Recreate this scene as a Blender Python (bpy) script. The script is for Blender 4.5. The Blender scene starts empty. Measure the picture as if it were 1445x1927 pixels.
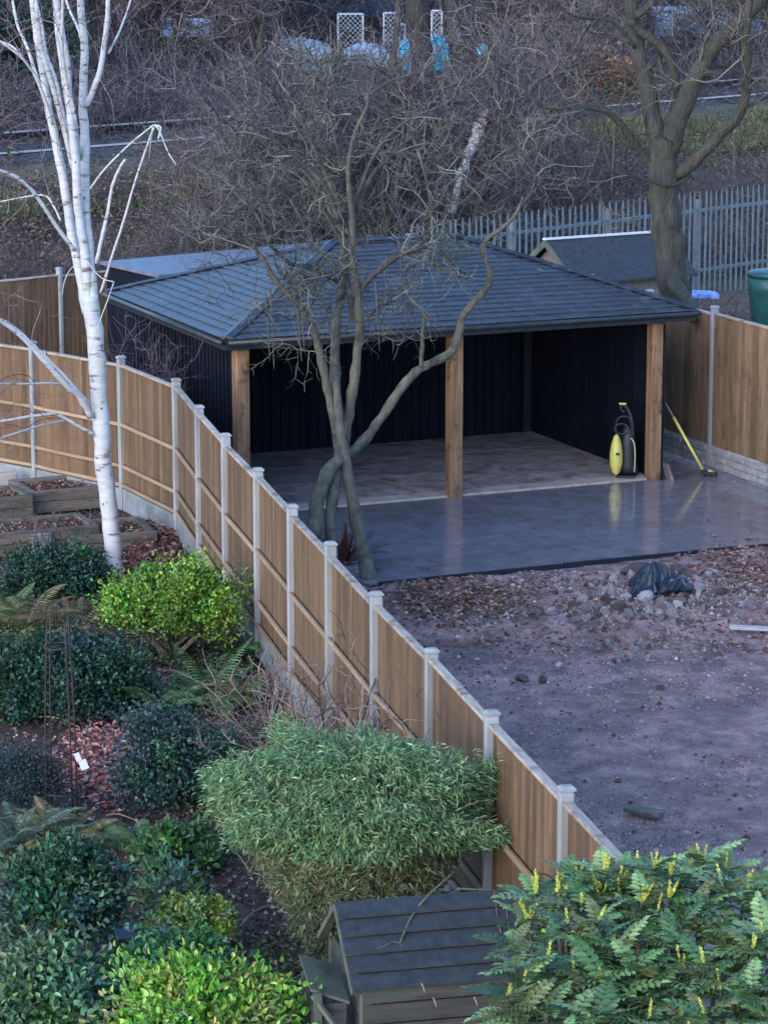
import bpy, math, random
import numpy as np
from mathutils import Vector, Matrix

# ------------------------------------------------------------------ camera, sky, sun, exposure
S = bpy.context.scene
C = S.collection
rng = np.random.default_rng(7)
random.seed(11)
F0, CX, CY, YH, H = 5400.0, 722.5, 963.5, -190.0, 8.0
PIT = math.atan((CY - YH) / F0)

cam_d = bpy.data.cameras.new('camera')
cam = bpy.data.objects.new('camera', cam_d)
C.objects.link(cam)
cam.location = (0, 0, H)
cam.rotation_euler = (math.pi / 2 - PIT, 0, 0)
cam_d.sensor_fit = 'VERTICAL'
cam_d.sensor_height = 36.0
cam_d.lens = 36.0 * F0 / 1927.0
cam_d.clip_start = 0.5
cam_d.clip_end = 3000
S.camera = cam

w = bpy.data.worlds.new('World')
S.world = w
w.use_nodes = True
nt = w.node_tree
bg = nt.nodes['Background']
sky = nt.nodes.new('ShaderNodeTexSky')
sky.sky_type = 'NISHITA'
sky.sun_disc = False
SUN_EL, SUN_AZ = math.radians(20), math.radians(215)
sky.sun_elevation = SUN_EL
sky.sun_rotation = SUN_AZ
sky.air_density = 1.0
sky.dust_density = 1.0
sky.ozone_density = 5.0
nt.links.new(sky.outputs[0], bg.inputs[0])
bg.inputs[1].default_value = 0.15
sun_d = bpy.data.lights.new('sun', 'SUN')
sun_d.energy = 0.36
sun_d.angle = math.radians(60)
sun_d.color = (1.0, 0.90, 0.87)
sun = bpy.data.objects.new('sun', sun_d)
C.objects.link(sun)
sdir = Vector((math.sin(SUN_AZ) * math.cos(SUN_EL), math.cos(SUN_AZ) * math.cos(SUN_EL), math.sin(SUN_EL)))
sun.rotation_euler = sdir.to_track_quat('Z', 'Y').to_euler()
S.view_settings.view_transform = 'Standard'
S.view_settings.look = 'None'
S.view_settings.gamma = 1.0
S.view_settings.use_curve_mapping = False
S.view_settings.exposure = 1.92


# ------------------------------------------------------------------ helpers
def at(px, py, z=None, Y=None):
    """the place in the world seen at a photograph position, on height z or at distance Y"""
    X = (px - CX) / F0
    U = (CY - py) / F0
    f = math.cos(PIT) + U * math.sin(PIT)
    v = -math.sin(PIT) + U * math.cos(PIT)
    t = (z - H) / v if Y is None else Y / f
    return Vector((X * t, f * t, H + v * t))


def tag(o, label=None, cat=None, group=None, kind=None):
    if label: o['label'] = label
    if cat: o['category'] = cat
    if group: o['group'] = group
    if kind: o['kind'] = kind
    return o


def empty(name, loc=(0, 0, 0), rz=0.0, label=None, cat=None, group=None):
    o = bpy.data.objects.new(name, None)
    C.objects.link(o)
    o.location = loc
    o.rotation_euler = (0, 0, rz)
    o.empty_display_size = 0.2
    return tag(o, label, cat, group)


def link(name, me, parent=None, loc=None, rot=None, scale=None, mat=None):
    o = bpy.data.objects.new(name, me)
    C.objects.link(o)
    if parent is not None: o.parent = parent
    if loc is not None: o.location = loc
    if rot is not None:
        if isinstance(rot, (int, float)): o.rotation_euler = (0, 0, rot)
        else: o.rotation_euler = rot
    if scale is not None: o.scale = scale
    if mat is not None: me.materials.append(mat)
    return o


def bevel(o, wd=0.006, seg=1):
    m = o.modifiers.new('bevel', 'BEVEL')
    m.width = wd
    m.segments = seg
    m.limit_method = 'ANGLE'
    m.angle_limit = math.radians(50)
    return o


class MB:
    def __init__(s):
        s.v, s.f, s.c = [], [], []

    def box(s, c, sz, M=None):
        b = len(s.v)
        for k in (-1, 1):
            for j in (-1, 1):
                for i in (-1, 1):
                    p = Vector((c[0] + i * sz[0] / 2, c[1] + j * sz[1] / 2, c[2] + k * sz[2] / 2))
                    s.v.append(M @ p if M else p)
        for q in ((0, 2, 3, 1), (4, 5, 7, 6), (0, 1, 5, 4), (2, 6, 7, 3), (0, 4, 6, 2), (1, 3, 7, 5)):
            s.f.append(tuple(b + i for i in q))
        return s

    def prism(s, poly, e):
        """closed polygon of 3-D points pushed along e"""
        b, n = len(s.v), len(poly)
        e = Vector(e)
        for p in poly: s.v.append(Vector(p))
        for p in poly: s.v.append(Vector(p) + e)
        s.f.append(tuple(b + i for i in reversed(range(n))))
        s.f.append(tuple(b + n + i for i in range(n)))
        for i in range(n):
            j = (i + 1) % n
            s.f.append((b + i, b + j, b + n + j, b + n + i))
        return s

    def bar(s, p, q, wd, th, up=(0, 0, 1)):
        p, q = Vector(p), Vector(q)
        d = (q - p).normalized()
        a = d.cross(Vector(up))
        if a.length < 1e-4: a = d.cross(Vector((1, 0, 0)))
        a.normalize()
        b = a.cross(d).normalized()
        s.prism([p + a * wd / 2 + b * th / 2, p - a * wd / 2 + b * th / 2, p - a * wd / 2 - b * th / 2, p + a * wd / 2 - b * th / 2], q - p)
        return s

    def tube(s, pts, rad, n=8, wob=0.0):
        pts = [Vector(p) for p in pts]
        K = len(pts)
        b = len(s.v)
        ref = None
        for i, p in enumerate(pts):
            d = (pts[min(i + 1, K - 1)] - pts[max(i - 1, 0)])
            d = d.normalized() if d.length > 0 else Vector((0, 0, 1))
            if ref is None:
                ref = Vector((1, 0, 0)) if abs(d.x) < .9 else Vector((0, 1, 0))
            ref = (ref - d * ref.dot(d))
            ref.normalize()
            e = d.cross(ref)
            r = rad[i] if hasattr(rad, '__len__') else rad
            for k in range(n):
                t = 2 * math.pi * k / n
                rr = r * (1 + wob * random.uniform(-1, 1))
                s.v.append(p + (ref * math.cos(t) + e * math.sin(t)) * rr)
        for i in range(K - 1):
            for k in range(n):
                k2 = (k + 1) % n
                s.f.append((b + i * n + k, b + i * n + k2, b + (i + 1) * n + k2, b + (i + 1) * n + k))
        s.f.append(tuple(b + k for k in reversed(range(n))))
        s.f.append(tuple(b + (K - 1) * n + k for k in range(n)))
        return s

    def lathe(s, prof, c, n=16, axis=None):
        b = len(s.v)
        for r, z in prof:
            for k in range(n):
                t = 2 * math.pi * k / n
                p = Vector((r * math.cos(t), r * math.sin(t), z))
                s.v.append((axis @ p if axis else p) + Vector(c))
        for i in range(len(prof) - 1):
            for k in range(n):
                k2 = (k + 1) % n
                s.f.append((b + i * n + k, b + i * n + k2, b + (i + 1) * n + k2, b + (i + 1) * n + k))
        s.f.append(tuple(b + k for k in reversed(range(n))))
        s.f.append(tuple(b + (len(prof) - 1) * n + k for k in range(n)))
        return s

    def mesh(s, name, smooth=False):
        me = bpy.data.meshes.new(name)
        me.from_pydata([tuple(v) for v in s.v], [], s.f)
        if smooth: me.polygons.foreach_set('use_smooth', [True] * len(me.polygons))
        me.update()
        return me

    def build(s, name, m, parent=None, smooth=False, loc=None, rot=None):
        me = s.mesh(name, smooth)
        me.materials.append(m)
        return link(name, me, parent, loc, rot)


def smoothcurve(pts, rad, sub=4):
    """Catmull-Rom through the points, radii interpolated"""
    pts = [Vector(p) for p in pts]
    if not hasattr(rad, '__len__'): rad = [rad] * len(pts)
    if len(rad) == 2 and len(pts) > 2:
        rad = [rad[0] + (rad[1] - rad[0]) * i / (len(pts) - 1) for i in range(len(pts))]
    P, R = [], []
    n = len(pts)
    for i in range(n - 1):
        a, b, c, d = pts[max(i - 1, 0)], pts[i], pts[i + 1], pts[min(i + 2, n - 1)]
        for k in range(sub):
            t = k / sub
            P.append(0.5 * ((2 * b) + (c - a) * t + (2 * a - 5 * b + 4 * c - d) * t * t + (3 * b - a - 3 * c + d) * t ** 3))
            R.append(rad[i] + (rad[i + 1] - rad[i]) * t)
    P.append(pts[-1]); R.append(rad[-1])
    return P, R


def npmesh(name, V, Fq, col=None, smooth=False):
    """V (n,3), Fq (m,k) with k = 3 or 4, col (n,3)"""
    me = bpy.data.meshes.new(name)
    n, m, k = len(V), len(Fq), Fq.shape[1]
    me.vertices.add(n)
    me.vertices.foreach_set('co', V.astype(np.float32).ravel())
    me.loops.add(m * k)
    me.loops.foreach_set('vertex_index', Fq.astype(np.int32).ravel())
    me.polygons.add(m)
    me.polygons.foreach_set('loop_start', np.arange(0, m * k, k, dtype=np.int32))
    me.polygons.foreach_set('loop_total', np.full(m, k, dtype=np.int32))
    me.polygons.foreach_set('use_smooth', np.full(m, smooth))
    if col is not None:
        a = me.color_attributes.new('tint', 'FLOAT_COLOR', 'POINT')
        c4 = np.ones((n, 4), dtype=np.float32)
        c4[:, :3] = col
        a.data.foreach_set('color', c4.ravel())
    me.update(calc_edges=True)
    return me


def unit(a):
    return a / (np.linalg.norm(a, axis=-1, keepdims=True) + 1e-9)


def palette(pal, n, var=0.18, r=None):
    r = r or rng
    pal = np.array(pal, float)
    c = pal[r.integers(0, len(pal), n)]
    c = c * (1 + r.normal(0, var, (n, 1)))
    return np.clip(c, 0.003, 0.9)


def leaves_np(P, D, N, L, W, pal, fold=0.25, shape='pt', var=0.2):
    """leaves: base points P, direction D, normal N (all n,3), length L, width W"""
    n = len(P)
    D = unit(D)
    Sd = unit(np.cross(D, N))
    N = unit(np.cross(Sd, D))
    L = (np.ones(n) * L * rng.uniform(.7, 1.25, n))[:, None]
    W = (np.ones(n) * W * rng.uniform(.75, 1.2, n))[:, None]
    droop = rng.uniform(0, .25, n)[:, None] * L
    if shape == 'pt':
        v = [P, P + D * L * .45 + Sd * W * .5 + N * W * fold, P + D * L - N * droop, P + D * L * .45 - Sd * W * .5 + N * W * fold]
        V = np.stack(v, 1).reshape(-1, 3)
        b = np.arange(n)[:, None] * 4
        Fq = np.concatenate([b + [0, 1, 2], b + [0, 2, 3]])
        k = 4
    else:
        v = [P, P + D * L * .3 + Sd * W * .48 + N * W * fold, P + D * L * .7 + Sd * W * .4 + N * (W * fold - droop * .4), P + D * L - N * droop,
             P + D * L * .7 - Sd * W * .4 + N * (W * fold - droop * .4), P + D * L * .3 - Sd * W * .48 + N * W * fold]
        V = np.stack(v, 1).reshape(-1, 3)
        b = np.arange(n)[:, None] * 6
        Fq = np.concatenate([b + [0, 1, 2, 3], b + [0, 3, 4, 5]])
        k = 6
    col = np.repeat(palette(pal, n, var), k, axis=0)
    return V, Fq, col


def tubes_np(P, R, col, sides=3):
    """many thin branches at once: P (n,K,3), R (n,K), col (n,3)"""
    n, K, _ = P.shape
    D = np.empty_like(P)
    D[:, 1:-1] = P[:, 2:] - P[:, :-2]
    D[:, 0] = P[:, 1] - P[:, 0]
    D[:, -1] = P[:, -1] - P[:, -2]
    D = unit(D)
    ref = np.tile(np.array([.31, .27, .91]), (n, K, 1))
    A = unit(np.cross(D, ref))
    B = np.cross(D, A)
    vs = []
    for s in range(sides):
        t = 2 * math.pi * s / sides
        vs.append(P + (A * math.cos(t) + B * math.sin(t)) * R[..., None])
    V = np.stack(vs, 2).reshape(-1, 3)
    base = (np.arange(n)[:, None] * K + np.arange(K - 1)[None, :]).reshape(-1) * sides
    fs = []
    for s in range(sides):
        s2 = (s + 1) % sides
        fs.append(np.stack([base + s, base + s2, base + sides + s2, base + sides + s], 1))
    Fq = np.concatenate(fs)
    return V, Fq, np.repeat(col, K * sides, axis=0)


def grow(starts, dirs, lens, K=5, curl=.35, up=0.0, r=None):
    r = r or rng
    n = len(starts)
    P = np.zeros((n, K, 3))
    P[:, 0] = starts
    d = unit(dirs)
    st = (lens / (K - 1))[:, None]
    for k in range(1, K):
        d = unit(d + r.normal(0, curl, (n, 3)) + np.array([0, 0, up]))
        P[:, k] = P[:, k - 1] + d * st
    return P


def spawn(P, n, tmin=.25, spread=.9, r=None):
    """start points and directions of n children on the branches P"""
    r = r or rng
    m, K, _ = P.shape
    i = r.integers(0, m, n)
    t = r.uniform(tmin, 1, n) * (K - 1)
    k = np.minimum(t.astype(int), K - 2)
    fr = (t - k)[:, None]
    s = P[i, k] * (1 - fr) + P[i, k + 1] * fr
    d = unit(P[i, k + 1] - P[i, k]) + r.normal(0, spread, (n, 3))
    return s, d


def joinmesh(parts):
    Vs, Fs, Cs, o = [], [], [], 0
    for V, Fq, c in parts:
        if Fq.shape[1] == 3: Fq = np.concatenate([Fq, Fq[:, :1]], 1) if False else Fq
        Vs.append(V); Fs.append(Fq + o); Cs.append(c); o += len(V)
    return np.concatenate(Vs), np.concatenate(Fs), np.concatenate(Cs)


# value noise for terrain
_perm = rng.random((256, 256))


def vnoise(x, y, s=1.0):
    x = np.asarray(x) * s + 1000.3; y = np.asarray(y) * s + 517.7
    xi, yi = np.floor(x).astype(int), np.floor(y).astype(int)
    fx, fy = x - xi, y - yi
    fx = fx * fx * (3 - 2 * fx); fy = fy * fy * (3 - 2 * fy)
    g = lambda a, b: _perm[a % 256, b % 256]
    return (g(xi, yi) * (1 - fx) + g(xi + 1, yi) * fx) * (1 - fy) + (g(xi, yi + 1) * (1 - fx) + g(xi + 1, yi + 1) * fx) * fy - .5


def fbm(x, y, s=1.0, o=4):
    z, a = 0, 1
    for k in range(o):
        z = z + a * vnoise(x, y, s * 2 ** k); a *= .5
    return z


# ------------------------------------------------------------------ materials
def nodes(name):
    m = bpy.data.materials.new(name)
    m.use_nodes = True
    t = m.node_tree
    return m, t, t.nodes['Principled BSDF']


def material(name, c1, c2, rough=.7, scale=4.0, bump=.3, bscale=40.0, bdist=.01, stretch=(1, 1, 1), c3=None, s3=1.2, metallic=0.0,
             spec=.4, rand=0.0, coords='Object', rough2=None, f3=(.52, .62), detail=6, attr=False, contrast=(.3, .7)):
    m, t, p = nodes(name)
    N, Lk = t.nodes, t.links
    tc = N.new('ShaderNodeTexCoord')
    oi = N.new('ShaderNodeObjectInfo')
    sc = N.new('ShaderNodeVectorMath'); sc.operation = 'SCALE'; sc.inputs[3].default_value = 37.0
    cb = N.new('ShaderNodeCombineXYZ')
    for i in range(3): Lk.new(oi.outputs['Random'], cb.inputs[i])
    Lk.new(cb.outputs[0], sc.inputs[0])
    ad = N.new('ShaderNodeVectorMath'); ad.operation = 'ADD'
    mp = N.new('ShaderNodeMapping'); mp.inputs['Scale'].default_value = stretch
    Lk.new(tc.outputs[coords], ad.inputs[0]); Lk.new(sc.outputs[0], ad.inputs[1]); Lk.new(ad.outputs[0], mp.inputs[0])
    n1 = N.new('ShaderNodeTexNoise'); n1.inputs['Scale'].default_value = scale; n1.inputs['Detail'].default_value = detail
    n1.inputs['Roughness'].default_value = .65
    Lk.new(mp.outputs[0], n1.inputs[0])
    mr = N.new('ShaderNodeMapRange'); mr.inputs[1].default_value = contrast[0]; mr.inputs[2].default_value = contrast[1]
    Lk.new(n1.outputs[0], mr.inputs[0])
    mx = N.new('ShaderNodeMix'); mx.data_type = 'RGBA'
    mx.inputs['A'].default_value = (*c1, 1); mx.inputs['B'].default_value = (*c2, 1)
    Lk.new(mr.outputs[0], mx.inputs['Factor'])
    out = mx.outputs['Result']
    if attr:
        at_ = N.new('ShaderNodeAttribute'); at_.attribute_name = 'tint'
        m4 = N.new('ShaderNodeMix'); m4.data_type = 'RGBA'; m4.blend_type = 'MULTIPLY'; m4.inputs['Factor'].default_value = 1
        Lk.new(at_.outputs['Color'], m4.inputs['A']); Lk.new(out, m4.inputs['B'])
        out = m4.outputs['Result']
    if c3:
        n3 = N.new('ShaderNodeTexNoise'); n3.inputs['Scale'].default_value = s3; n3.inputs['Detail'].default_value = 8
        n3.inputs['Roughness'].default_value = .7
        Lk.new(ad.outputs[0], n3.inputs[0])
        r3 = N.new('ShaderNodeMapRange'); r3.inputs[1].default_value = f3[0]; r3.inputs[2].default_value = f3[1]
        Lk.new(n3.outputs[0], r3.inputs[0])
        m3 = N.new('ShaderNodeMix'); m3.data_type = 'RGBA'
        Lk.new(r3.outputs[0], m3.inputs['Factor']); Lk.new(out, m3.inputs['A']); m3.inputs['B'].default_value = (*c3, 1)
        out = m3.outputs['Result']
        if rough2 is not None:
            rr = N.new('ShaderNodeMapRange'); rr.inputs[1].default_value = f3[0]; rr.inputs[2].default_value = f3[1]
            rr.inputs[3].default_value = rough; rr.inputs[4].default_value = rough2
            Lk.new(n3.outputs[0], rr.inputs[0]); Lk.new(rr.outputs[0], p.inputs['Roughness'])
    if rand > 0:
        hv = N.new('ShaderNodeHueSaturation')
        m5 = N.new('ShaderNodeMapRange'); m5.inputs[3].default_value = 1 - rand; m5.inputs[4].default_value = 1 + rand
        Lk.new(oi.outputs['Random'], m5.inputs[0]); Lk.new(m5.outputs[0], hv.inputs['Value']); Lk.new(out, hv.inputs['Color'])
        out = hv.outputs[0]
    Lk.new(out, p.inputs['Base Color'])
    if rough2 is None: p.inputs['Roughness'].default_value = rough
    p.inputs['Metallic'].default_value = metallic
    p.inputs['Specular IOR Level'].default_value = spec
    if bump > 0:
        nb = N.new('ShaderNodeTexNoise'); nb.inputs['Scale'].default_value = bscale; nb.inputs['Detail'].default_value = 5
        Lk.new(mp.outputs[0], nb.inputs[0])
        bp = N.new('ShaderNodeBump'); bp.inputs['Strength'].default_value = bump; bp.inputs['Distance'].default_value = bdist
        Lk.new(nb.outputs[0], bp.inputs['Height']); Lk.new(bp.outputs[0], p.inputs['Normal'])
    return m


def leafmat(name, rough=.45, trans=.25, spec=.4):
    m, t, p = nodes(name)
    N, Lk = t.nodes, t.links
    a = N.new('ShaderNodeAttribute'); a.attribute_name = 'tint'
    n = N.new('ShaderNodeTexNoise'); n.inputs['Scale'].default_value = 9
    g = N.new('ShaderNodeNewGeometry'); Lk.new(g.outputs['Position'], n.inputs[0])
    r = N.new('ShaderNodeMapRange'); r.inputs[3].default_value = .7; r.inputs[4].default_value = 1.3
    Lk.new(n.outputs[0], r.inputs[0])
    h = N.new('ShaderNodeHueSaturation'); Lk.new(a.outputs['Color'], h.inputs['Color']); Lk.new(r.outputs[0], h.inputs['Value'])
    Lk.new(h.outputs[0], p.inputs['Base Color'])
    p.inputs['Roughness'].default_value = rough
    p.inputs['Specular IOR Level'].default_value = spec
    if trans > 0:
        tr = N.new('ShaderNodeBsdfTranslucent'); Lk.new(h.outputs[0], tr.inputs['Color'])
        ms = N.new('ShaderNodeMixShader'); ms.inputs[0].default_value = trans
        Lk.new(p.outputs[0], ms.inputs[1]); Lk.new(tr.outputs[0], ms.inputs[2])
        Lk.new(ms.outputs[0], t.nodes['Material Output'].inputs['Surface'])
    return m


M_leaf = leafmat('leaf')
M_gloss = leafmat('glossy_leaf', rough=.42, trans=.15, spec=.4)
M_dead = leafmat('dead_leaf', rough=.6, trans=.1, spec=.3)
M_twig = leafmat('twig_bark', rough=.8, trans=0, spec=.2)
M_fence = material('fence_board_wood', (.095, .050, .026), (.225, .132, .066), .8, 3.2, .6, 60, .006, (9, 9, .5), c3=(.10, .064, .038), s3=2.2, rand=.30, f3=(.48, .68))
M_fence2 = material('weathered_board_wood', (.11, .062, .034), (.27, .17, .095), .8, 3.2, .6, 60, .006, (9, 9, .5), c3=(.07, .05, .038), s3=2, rand=.28, f3=(.5, .75))
M_rail = material('fence_rail_wood', (.24, .155, .09), (.40, .28, .18), .75, 3, .3, 50, .003, (.6, 9, 9), rand=.15)
M_cap = material('capping_wood', (.28, .21, .16), (.52, .42, .33), .65, 5, .3, 50, .003, (1, 6, 6), c3=(.2, .13, .09), s3=3, rand=.15)
M_conc = material('concrete', (.20, .205, .215), (.36, .36, .37), .8, 7, .4, 70, .004, (1, 1, .35), c3=(.22, .24, .2), s3=2.4, rand=.1, f3=(.5, .7))
M_dconc = material('damp_concrete', (.18, .19, .2), (.32, .325, .33), .7, 5, .4, 60, .004, c3=(.13, .14, .12), s3=2, rand=.1, f3=(.5, .7))
M_post = material('oak_post', (.15, .075, .038), (.38, .22, .12), .7, 3, .5, 40, .006, (7, 7, .5), c3=(.06, .032, .022), s3=3.4, f3=(.52, .64), rand=.06)
M_black = material('black_cladding', (.0035, .005, .010), (.010, .013, .024), .8, 4, .4, 60, .004, (6, 6, .5), rand=.25, spec=.12)
M_beam = material('black_painted_beam', (.006, .008, .013), (.018, .022, .032), .55, 4, .3, 50, .004, (1, 5, 5))
M_tile = material('slate_grey_tile', (.011, .013, .020), (.036, .042, .056), .42, 9, .35, 120, .003, c3=(.12, .13, .145), s3=3, f3=(.55, .8), rand=.22, spec=.5, rough2=.55)
M_edge = material('sky_glint_tile_edge', (.05, .058, .078), (.13, .14, .17), .5, 14, .2, 120, .002, rand=.2)  # sky reflection along the tile edges, put into the colour as a paler tone
M_felt = material('roofing_felt', (.019, .024, .030), (.046, .056, .068), .75, 12, .5, 200, .003, c3=(.035, .05, .045), s3=2.5, f3=(.55, .75), rand=.08)
M_slab = material('wet_patio_slab', (.145, .135, .155), (.25, .235, .265), .12, 4, .03, 30, .003, c3=(.15, .13, .125), s3=1.1, f3=(.5, .75), rand=.07, spec=.8, rough2=.24)
M_mud = material('muddy_paving', (.24, .20, .20), (.50, .43, .43), .55, 5, .5, 40, .006, c3=(.14, .11, .105), s3=3.2, f3=(.48, .66), rand=.06, rough2=.35)
M_border = material('buff_paving', (.38, .30, .27), (.60, .50, .45), .6, 6, .3, 60, .004, c3=(.2, .14, .12), s3=3, f3=(.5, .7), rand=.1)
M_dirt = material('wet_dirt', (.125, .072, .068), (.47, .30, .275), .8, 2.6, 1, 22, .08, c3=(.15, .09, .078), s3=1.7, f3=(.48, .6), rough2=.5, spec=.4, detail=12, contrast=(.32, .66))
M_soil = material('dark_soil', (.03, .02, .016), (.10, .07, .06), .9, 6, .8, 30, .02, c3=(.12, .07, .05), s3=9, f3=(.5, .62), detail=10)
M_ground = material('scrub_ground', (.06, .05, .035), (.15, .12, .095), .95, .8, 1, 6, .1, c3=(.10, .12, .045), s3=.25, f3=(.48, .62), detail=10)
M_ballast = material('track_ballast', (.025, .024, .026), (.12, .11, .11), .9, 14, 1, 16, .06, detail=4, contrast=(.4, .62))
M_railsteel = material('rail_steel', (.018, .013, .012), (.045, .03, .026), .5, 8, .2, 40, .003, metallic=.3)
M_railtop = material('rail_head_steel', (.45, .42, .44), (.6, .57, .6), .4, 8, .1, 40, .003)
M_galv = material('galvanised_steel', (.13, .155, .18), (.23, .26, .285), .5, 6, .15, 40, .003, metallic=.25, rand=.12)
M_bark = material('lichen_bark', (.032, .029, .025), (.125, .115, .092), .9, 7, 1, 26, .03, (1, 1, .35), c3=(.13, .125, .09), s3=7, f3=(.45, .65))
M_barkd = material('wet_dark_bark', (.025, .022, .021), (.085, .075, .068), .75, 6, 1, 26, .02, (1, 1, .4), c3=(.12, .125, .095), s3=5, f3=(.5, .65))
M_bark2 = material('oak_bark', (.022, .020, .019), (.10, .088, .076), .9, 7, 1, 26, .06, (1, 1, .3), c3=(.06, .064, .04), s3=3.0, f3=(.45, .65))
M_yel = material('yellow_plastic', (.66, .56, .11), (.76, .66, .18), .4, 6, .1, 30, .002)
M_blk = material('black_plastic', (.012, .015, .018), (.035, .04, .045), .4, 6, .1, 30, .002)
M_grn = material('dark_green_plastic', (.01, .06, .055), (.03, .13, .12), .4, 3, .1, 20, .004)
M_sheet = material('dark_plastic_sheet', (.006, .008, .014), (.02, .03, .045), .3, 3, .4, 12, .02)
M_blue = material('blue_tarpaulin', (.05, .10, .42), (.30, .38, .62), .4, 6, .5, 12, .02)
M_cyan = material('cyan_tarpaulin', (.02, .48, .66), (.08, .68, .85), .4, 4, .5, 8, .03)
M_pale = material('pale_blue_cover', (.25, .32, .42), (.5, .58, .7), .5, 2, .4, 6, .03)
M_white = material('white_painted_wood', (.55, .55, .58), (.78, .78, .8), .6, 6, .2, 40, .003)
M_bwood = material('grey_painted_wood', (.05, .06, .045), (.14, .15, .115), .8, 4, .4, 50, .004, (1, 1, .5), c3=(.10, .13, .08), s3=3, f3=(.5, .7))
M_dwood = material('dark_stained_wood', (.03, .028, .03), (.085, .075, .075), .7, 4, .5, 50, .004, (.6, 6, 6), c3=(.05, .065, .05), s3=3, f3=(.5, .7), rand=.15)
M_sleep = material('weathered_sleeper', (.07, .055, .045), (.23, .19, .16), .85, 4, .6, 40, .006, (.7, 5, 5), c3=(.08, .09, .055), s3=3, f3=(.5, .7), rand=.3)
M_iron = material('dark_iron', (.015, .012, .012), (.05, .035, .03), .6, 8, .2, 60, .002)
M_stone = material('rubble_stone', (.10, .08, .078), (.34, .29, .28), .8, 6, .6, 25, .01, rand=.45)
M_stonew = material('pale_concrete_chunk', (.20, .17, .165), (.42, .38, .37), .8, 6, .6, 25, .01, rand=.2)
M_tag = material('white_plastic_tag', (.5, .5, .53), (.62, .62, .64), .4, 6, .05, 30, .001)
M_shedwall = material('shed_wall_wood', (.12, .09, .075), (.24, .19, .16), .8, 3, .4, 40, .004, (6, 6, .5))
M_rock = material('rockface_concrete', (.19, .185, .18), (.42, .41, .41), .85, 8, .8, 30, .012, (.4, 1, 1), rand=.1)
M_yellow = leafmat('flower', rough=.5, trans=.3)


def birchmat():
    m, t, p = nodes('birch_bark')
    N, Lk = t.nodes, t.links
    tc = N.new('ShaderNodeTexCoord')
    mp = N.new('ShaderNodeMapping'); mp.inputs['Scale'].default_value = (3, 3, 13)
    Lk.new(tc.outputs['Object'], mp.inputs[0])
    n = N.new('ShaderNodeTexNoise'); n.inputs['Scale'].default_value = 1.6; n.inputs['Detail'].default_value = 5
    Lk.new(mp.outputs[0], n.inputs[0])
    r = N.new('ShaderNodeValToRGB')
    r.color_ramp.elements[0].position = .34; r.color_ramp.elements[0].color = (.16, .12, .11, 1)
    r.color_ramp.elements[1].position = .40; r.color_ramp.elements[1].color = (.44, .42, .43, 1)
    e = r.color_ramp.elements.new(.62); e.color = (.54, .53, .555, 1)
    Lk.new(n.outputs[0], r.inputs[0])
    n2 = N.new('ShaderNodeTexNoise'); n2.inputs['Scale'].default_value = 2.2; n2.inputs['Detail'].default_value = 4
    Lk.new(tc.outputs['Object'], n2.inputs[0])
    r2 = N.new('ShaderNodeMapRange'); r2.inputs[1].default_value = .5; r2.inputs[2].default_value = .68; r2.inputs[4].default_value = .55
    Lk.new(n2.outputs[0], r2.inputs[0])
    mx = N.new('ShaderNodeMix'); mx.data_type = 'RGBA'; mx.inputs['B'].default_value = (.40, .46, .34, 1)
    Lk.new(r2.outputs[0], mx.inputs['Factor']); Lk.new(r.outputs[0], mx.inputs['A'])
    n3 = N.new('ShaderNodeTexVoronoi'); n3.inputs['Scale'].default_value = 5
    mp3 = N.new('ShaderNodeMapping'); mp3.inputs['Scale'].default_value = (1.6, 1.6, 1.3)
    Lk.new(tc.outputs['Object'], mp3.inputs[0]); Lk.new(mp3.outputs[0], n3.inputs[0])
    r3 = N.new('ShaderNodeMapRange'); r3.inputs[1].default_value = .07; r3.inputs[2].default_value = .13
    Lk.new(n3.outputs['Distance'], r3.inputs[0])
    m3 = N.new('ShaderNodeMix'); m3.data_type = 'RGBA'; m3.inputs['A'].default_value = (.06, .05, .05, 1)
    Lk.new(r3.outputs[0], m3.inputs['Factor']); Lk.new(mx.outputs['Result'], m3.inputs['B'])
    Lk.new(m3.outputs['Result'], p.inputs['Base Color'])
    p.inputs['Roughness'].default_value = .6
    b = N.new('ShaderNodeBump'); b.inputs['Strength'].default_value = .4; b.inputs['Distance'].default_value = .006
    Lk.new(n.outputs[0], b.inputs['Height']); Lk.new(b.outputs[0], p.inputs['Normal'])
    return m


M_birch = birchmat()

# ------------------------------------------------------------------ plan of the place
U = Vector((.9195, .3931, 0)); U.normalize()
V = Vector((-U.y, U.x, 0))
PL = Vector((-1.865, 37.08, 0))             # foot of the first front post of the carport
YAW = math.atan2(U.y, U.x)


def bp(u, v, z=0.0):
    return PL + U * u + V * v + Vector((0, 0, z))


def rail_s(x, y):                            # distance from the near rail, positive beyond it
    return (y - x - 70.2) / 1.4142


def gz(x, y):
    x = np.asarray(x, float); y = np.asarray(y, float)
    s = rail_s(x, y)
    z = np.interp(s, [-26, -15, -12.5, -1.6, -.9, 2.6, 3.4, 12, 60], [0, .1, .5, 2.2, 2.25, 2.62, 2.75, 3.1, 3.6])
    near = np.clip((y - 44) / 6, 0, 1)
    return z * near


# fence corner points, found on the height of the post tops
FZ = 2.05
fp = [(-110, 622), (62, 646), (228, 675), (332, 716), (375, 768), (425, 824), (486, 886), (550, 955), (622, 1030), (708, 1122), (812, 1225), (925, 1345), (1065, 1490)]
FP = [at(x, y, z=FZ) for x, y in fp]
d_ = (FP[-1] - FP[4]).normalized() * 1.92
for k in range(1): FP.append(FP[-1] + d_)
fx_y = sorted([(p.y, p.x) for p in FP])
fys = np.array([a for a, b in fx_y]); fxs = np.array([b for a, b in fx_y])


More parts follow.
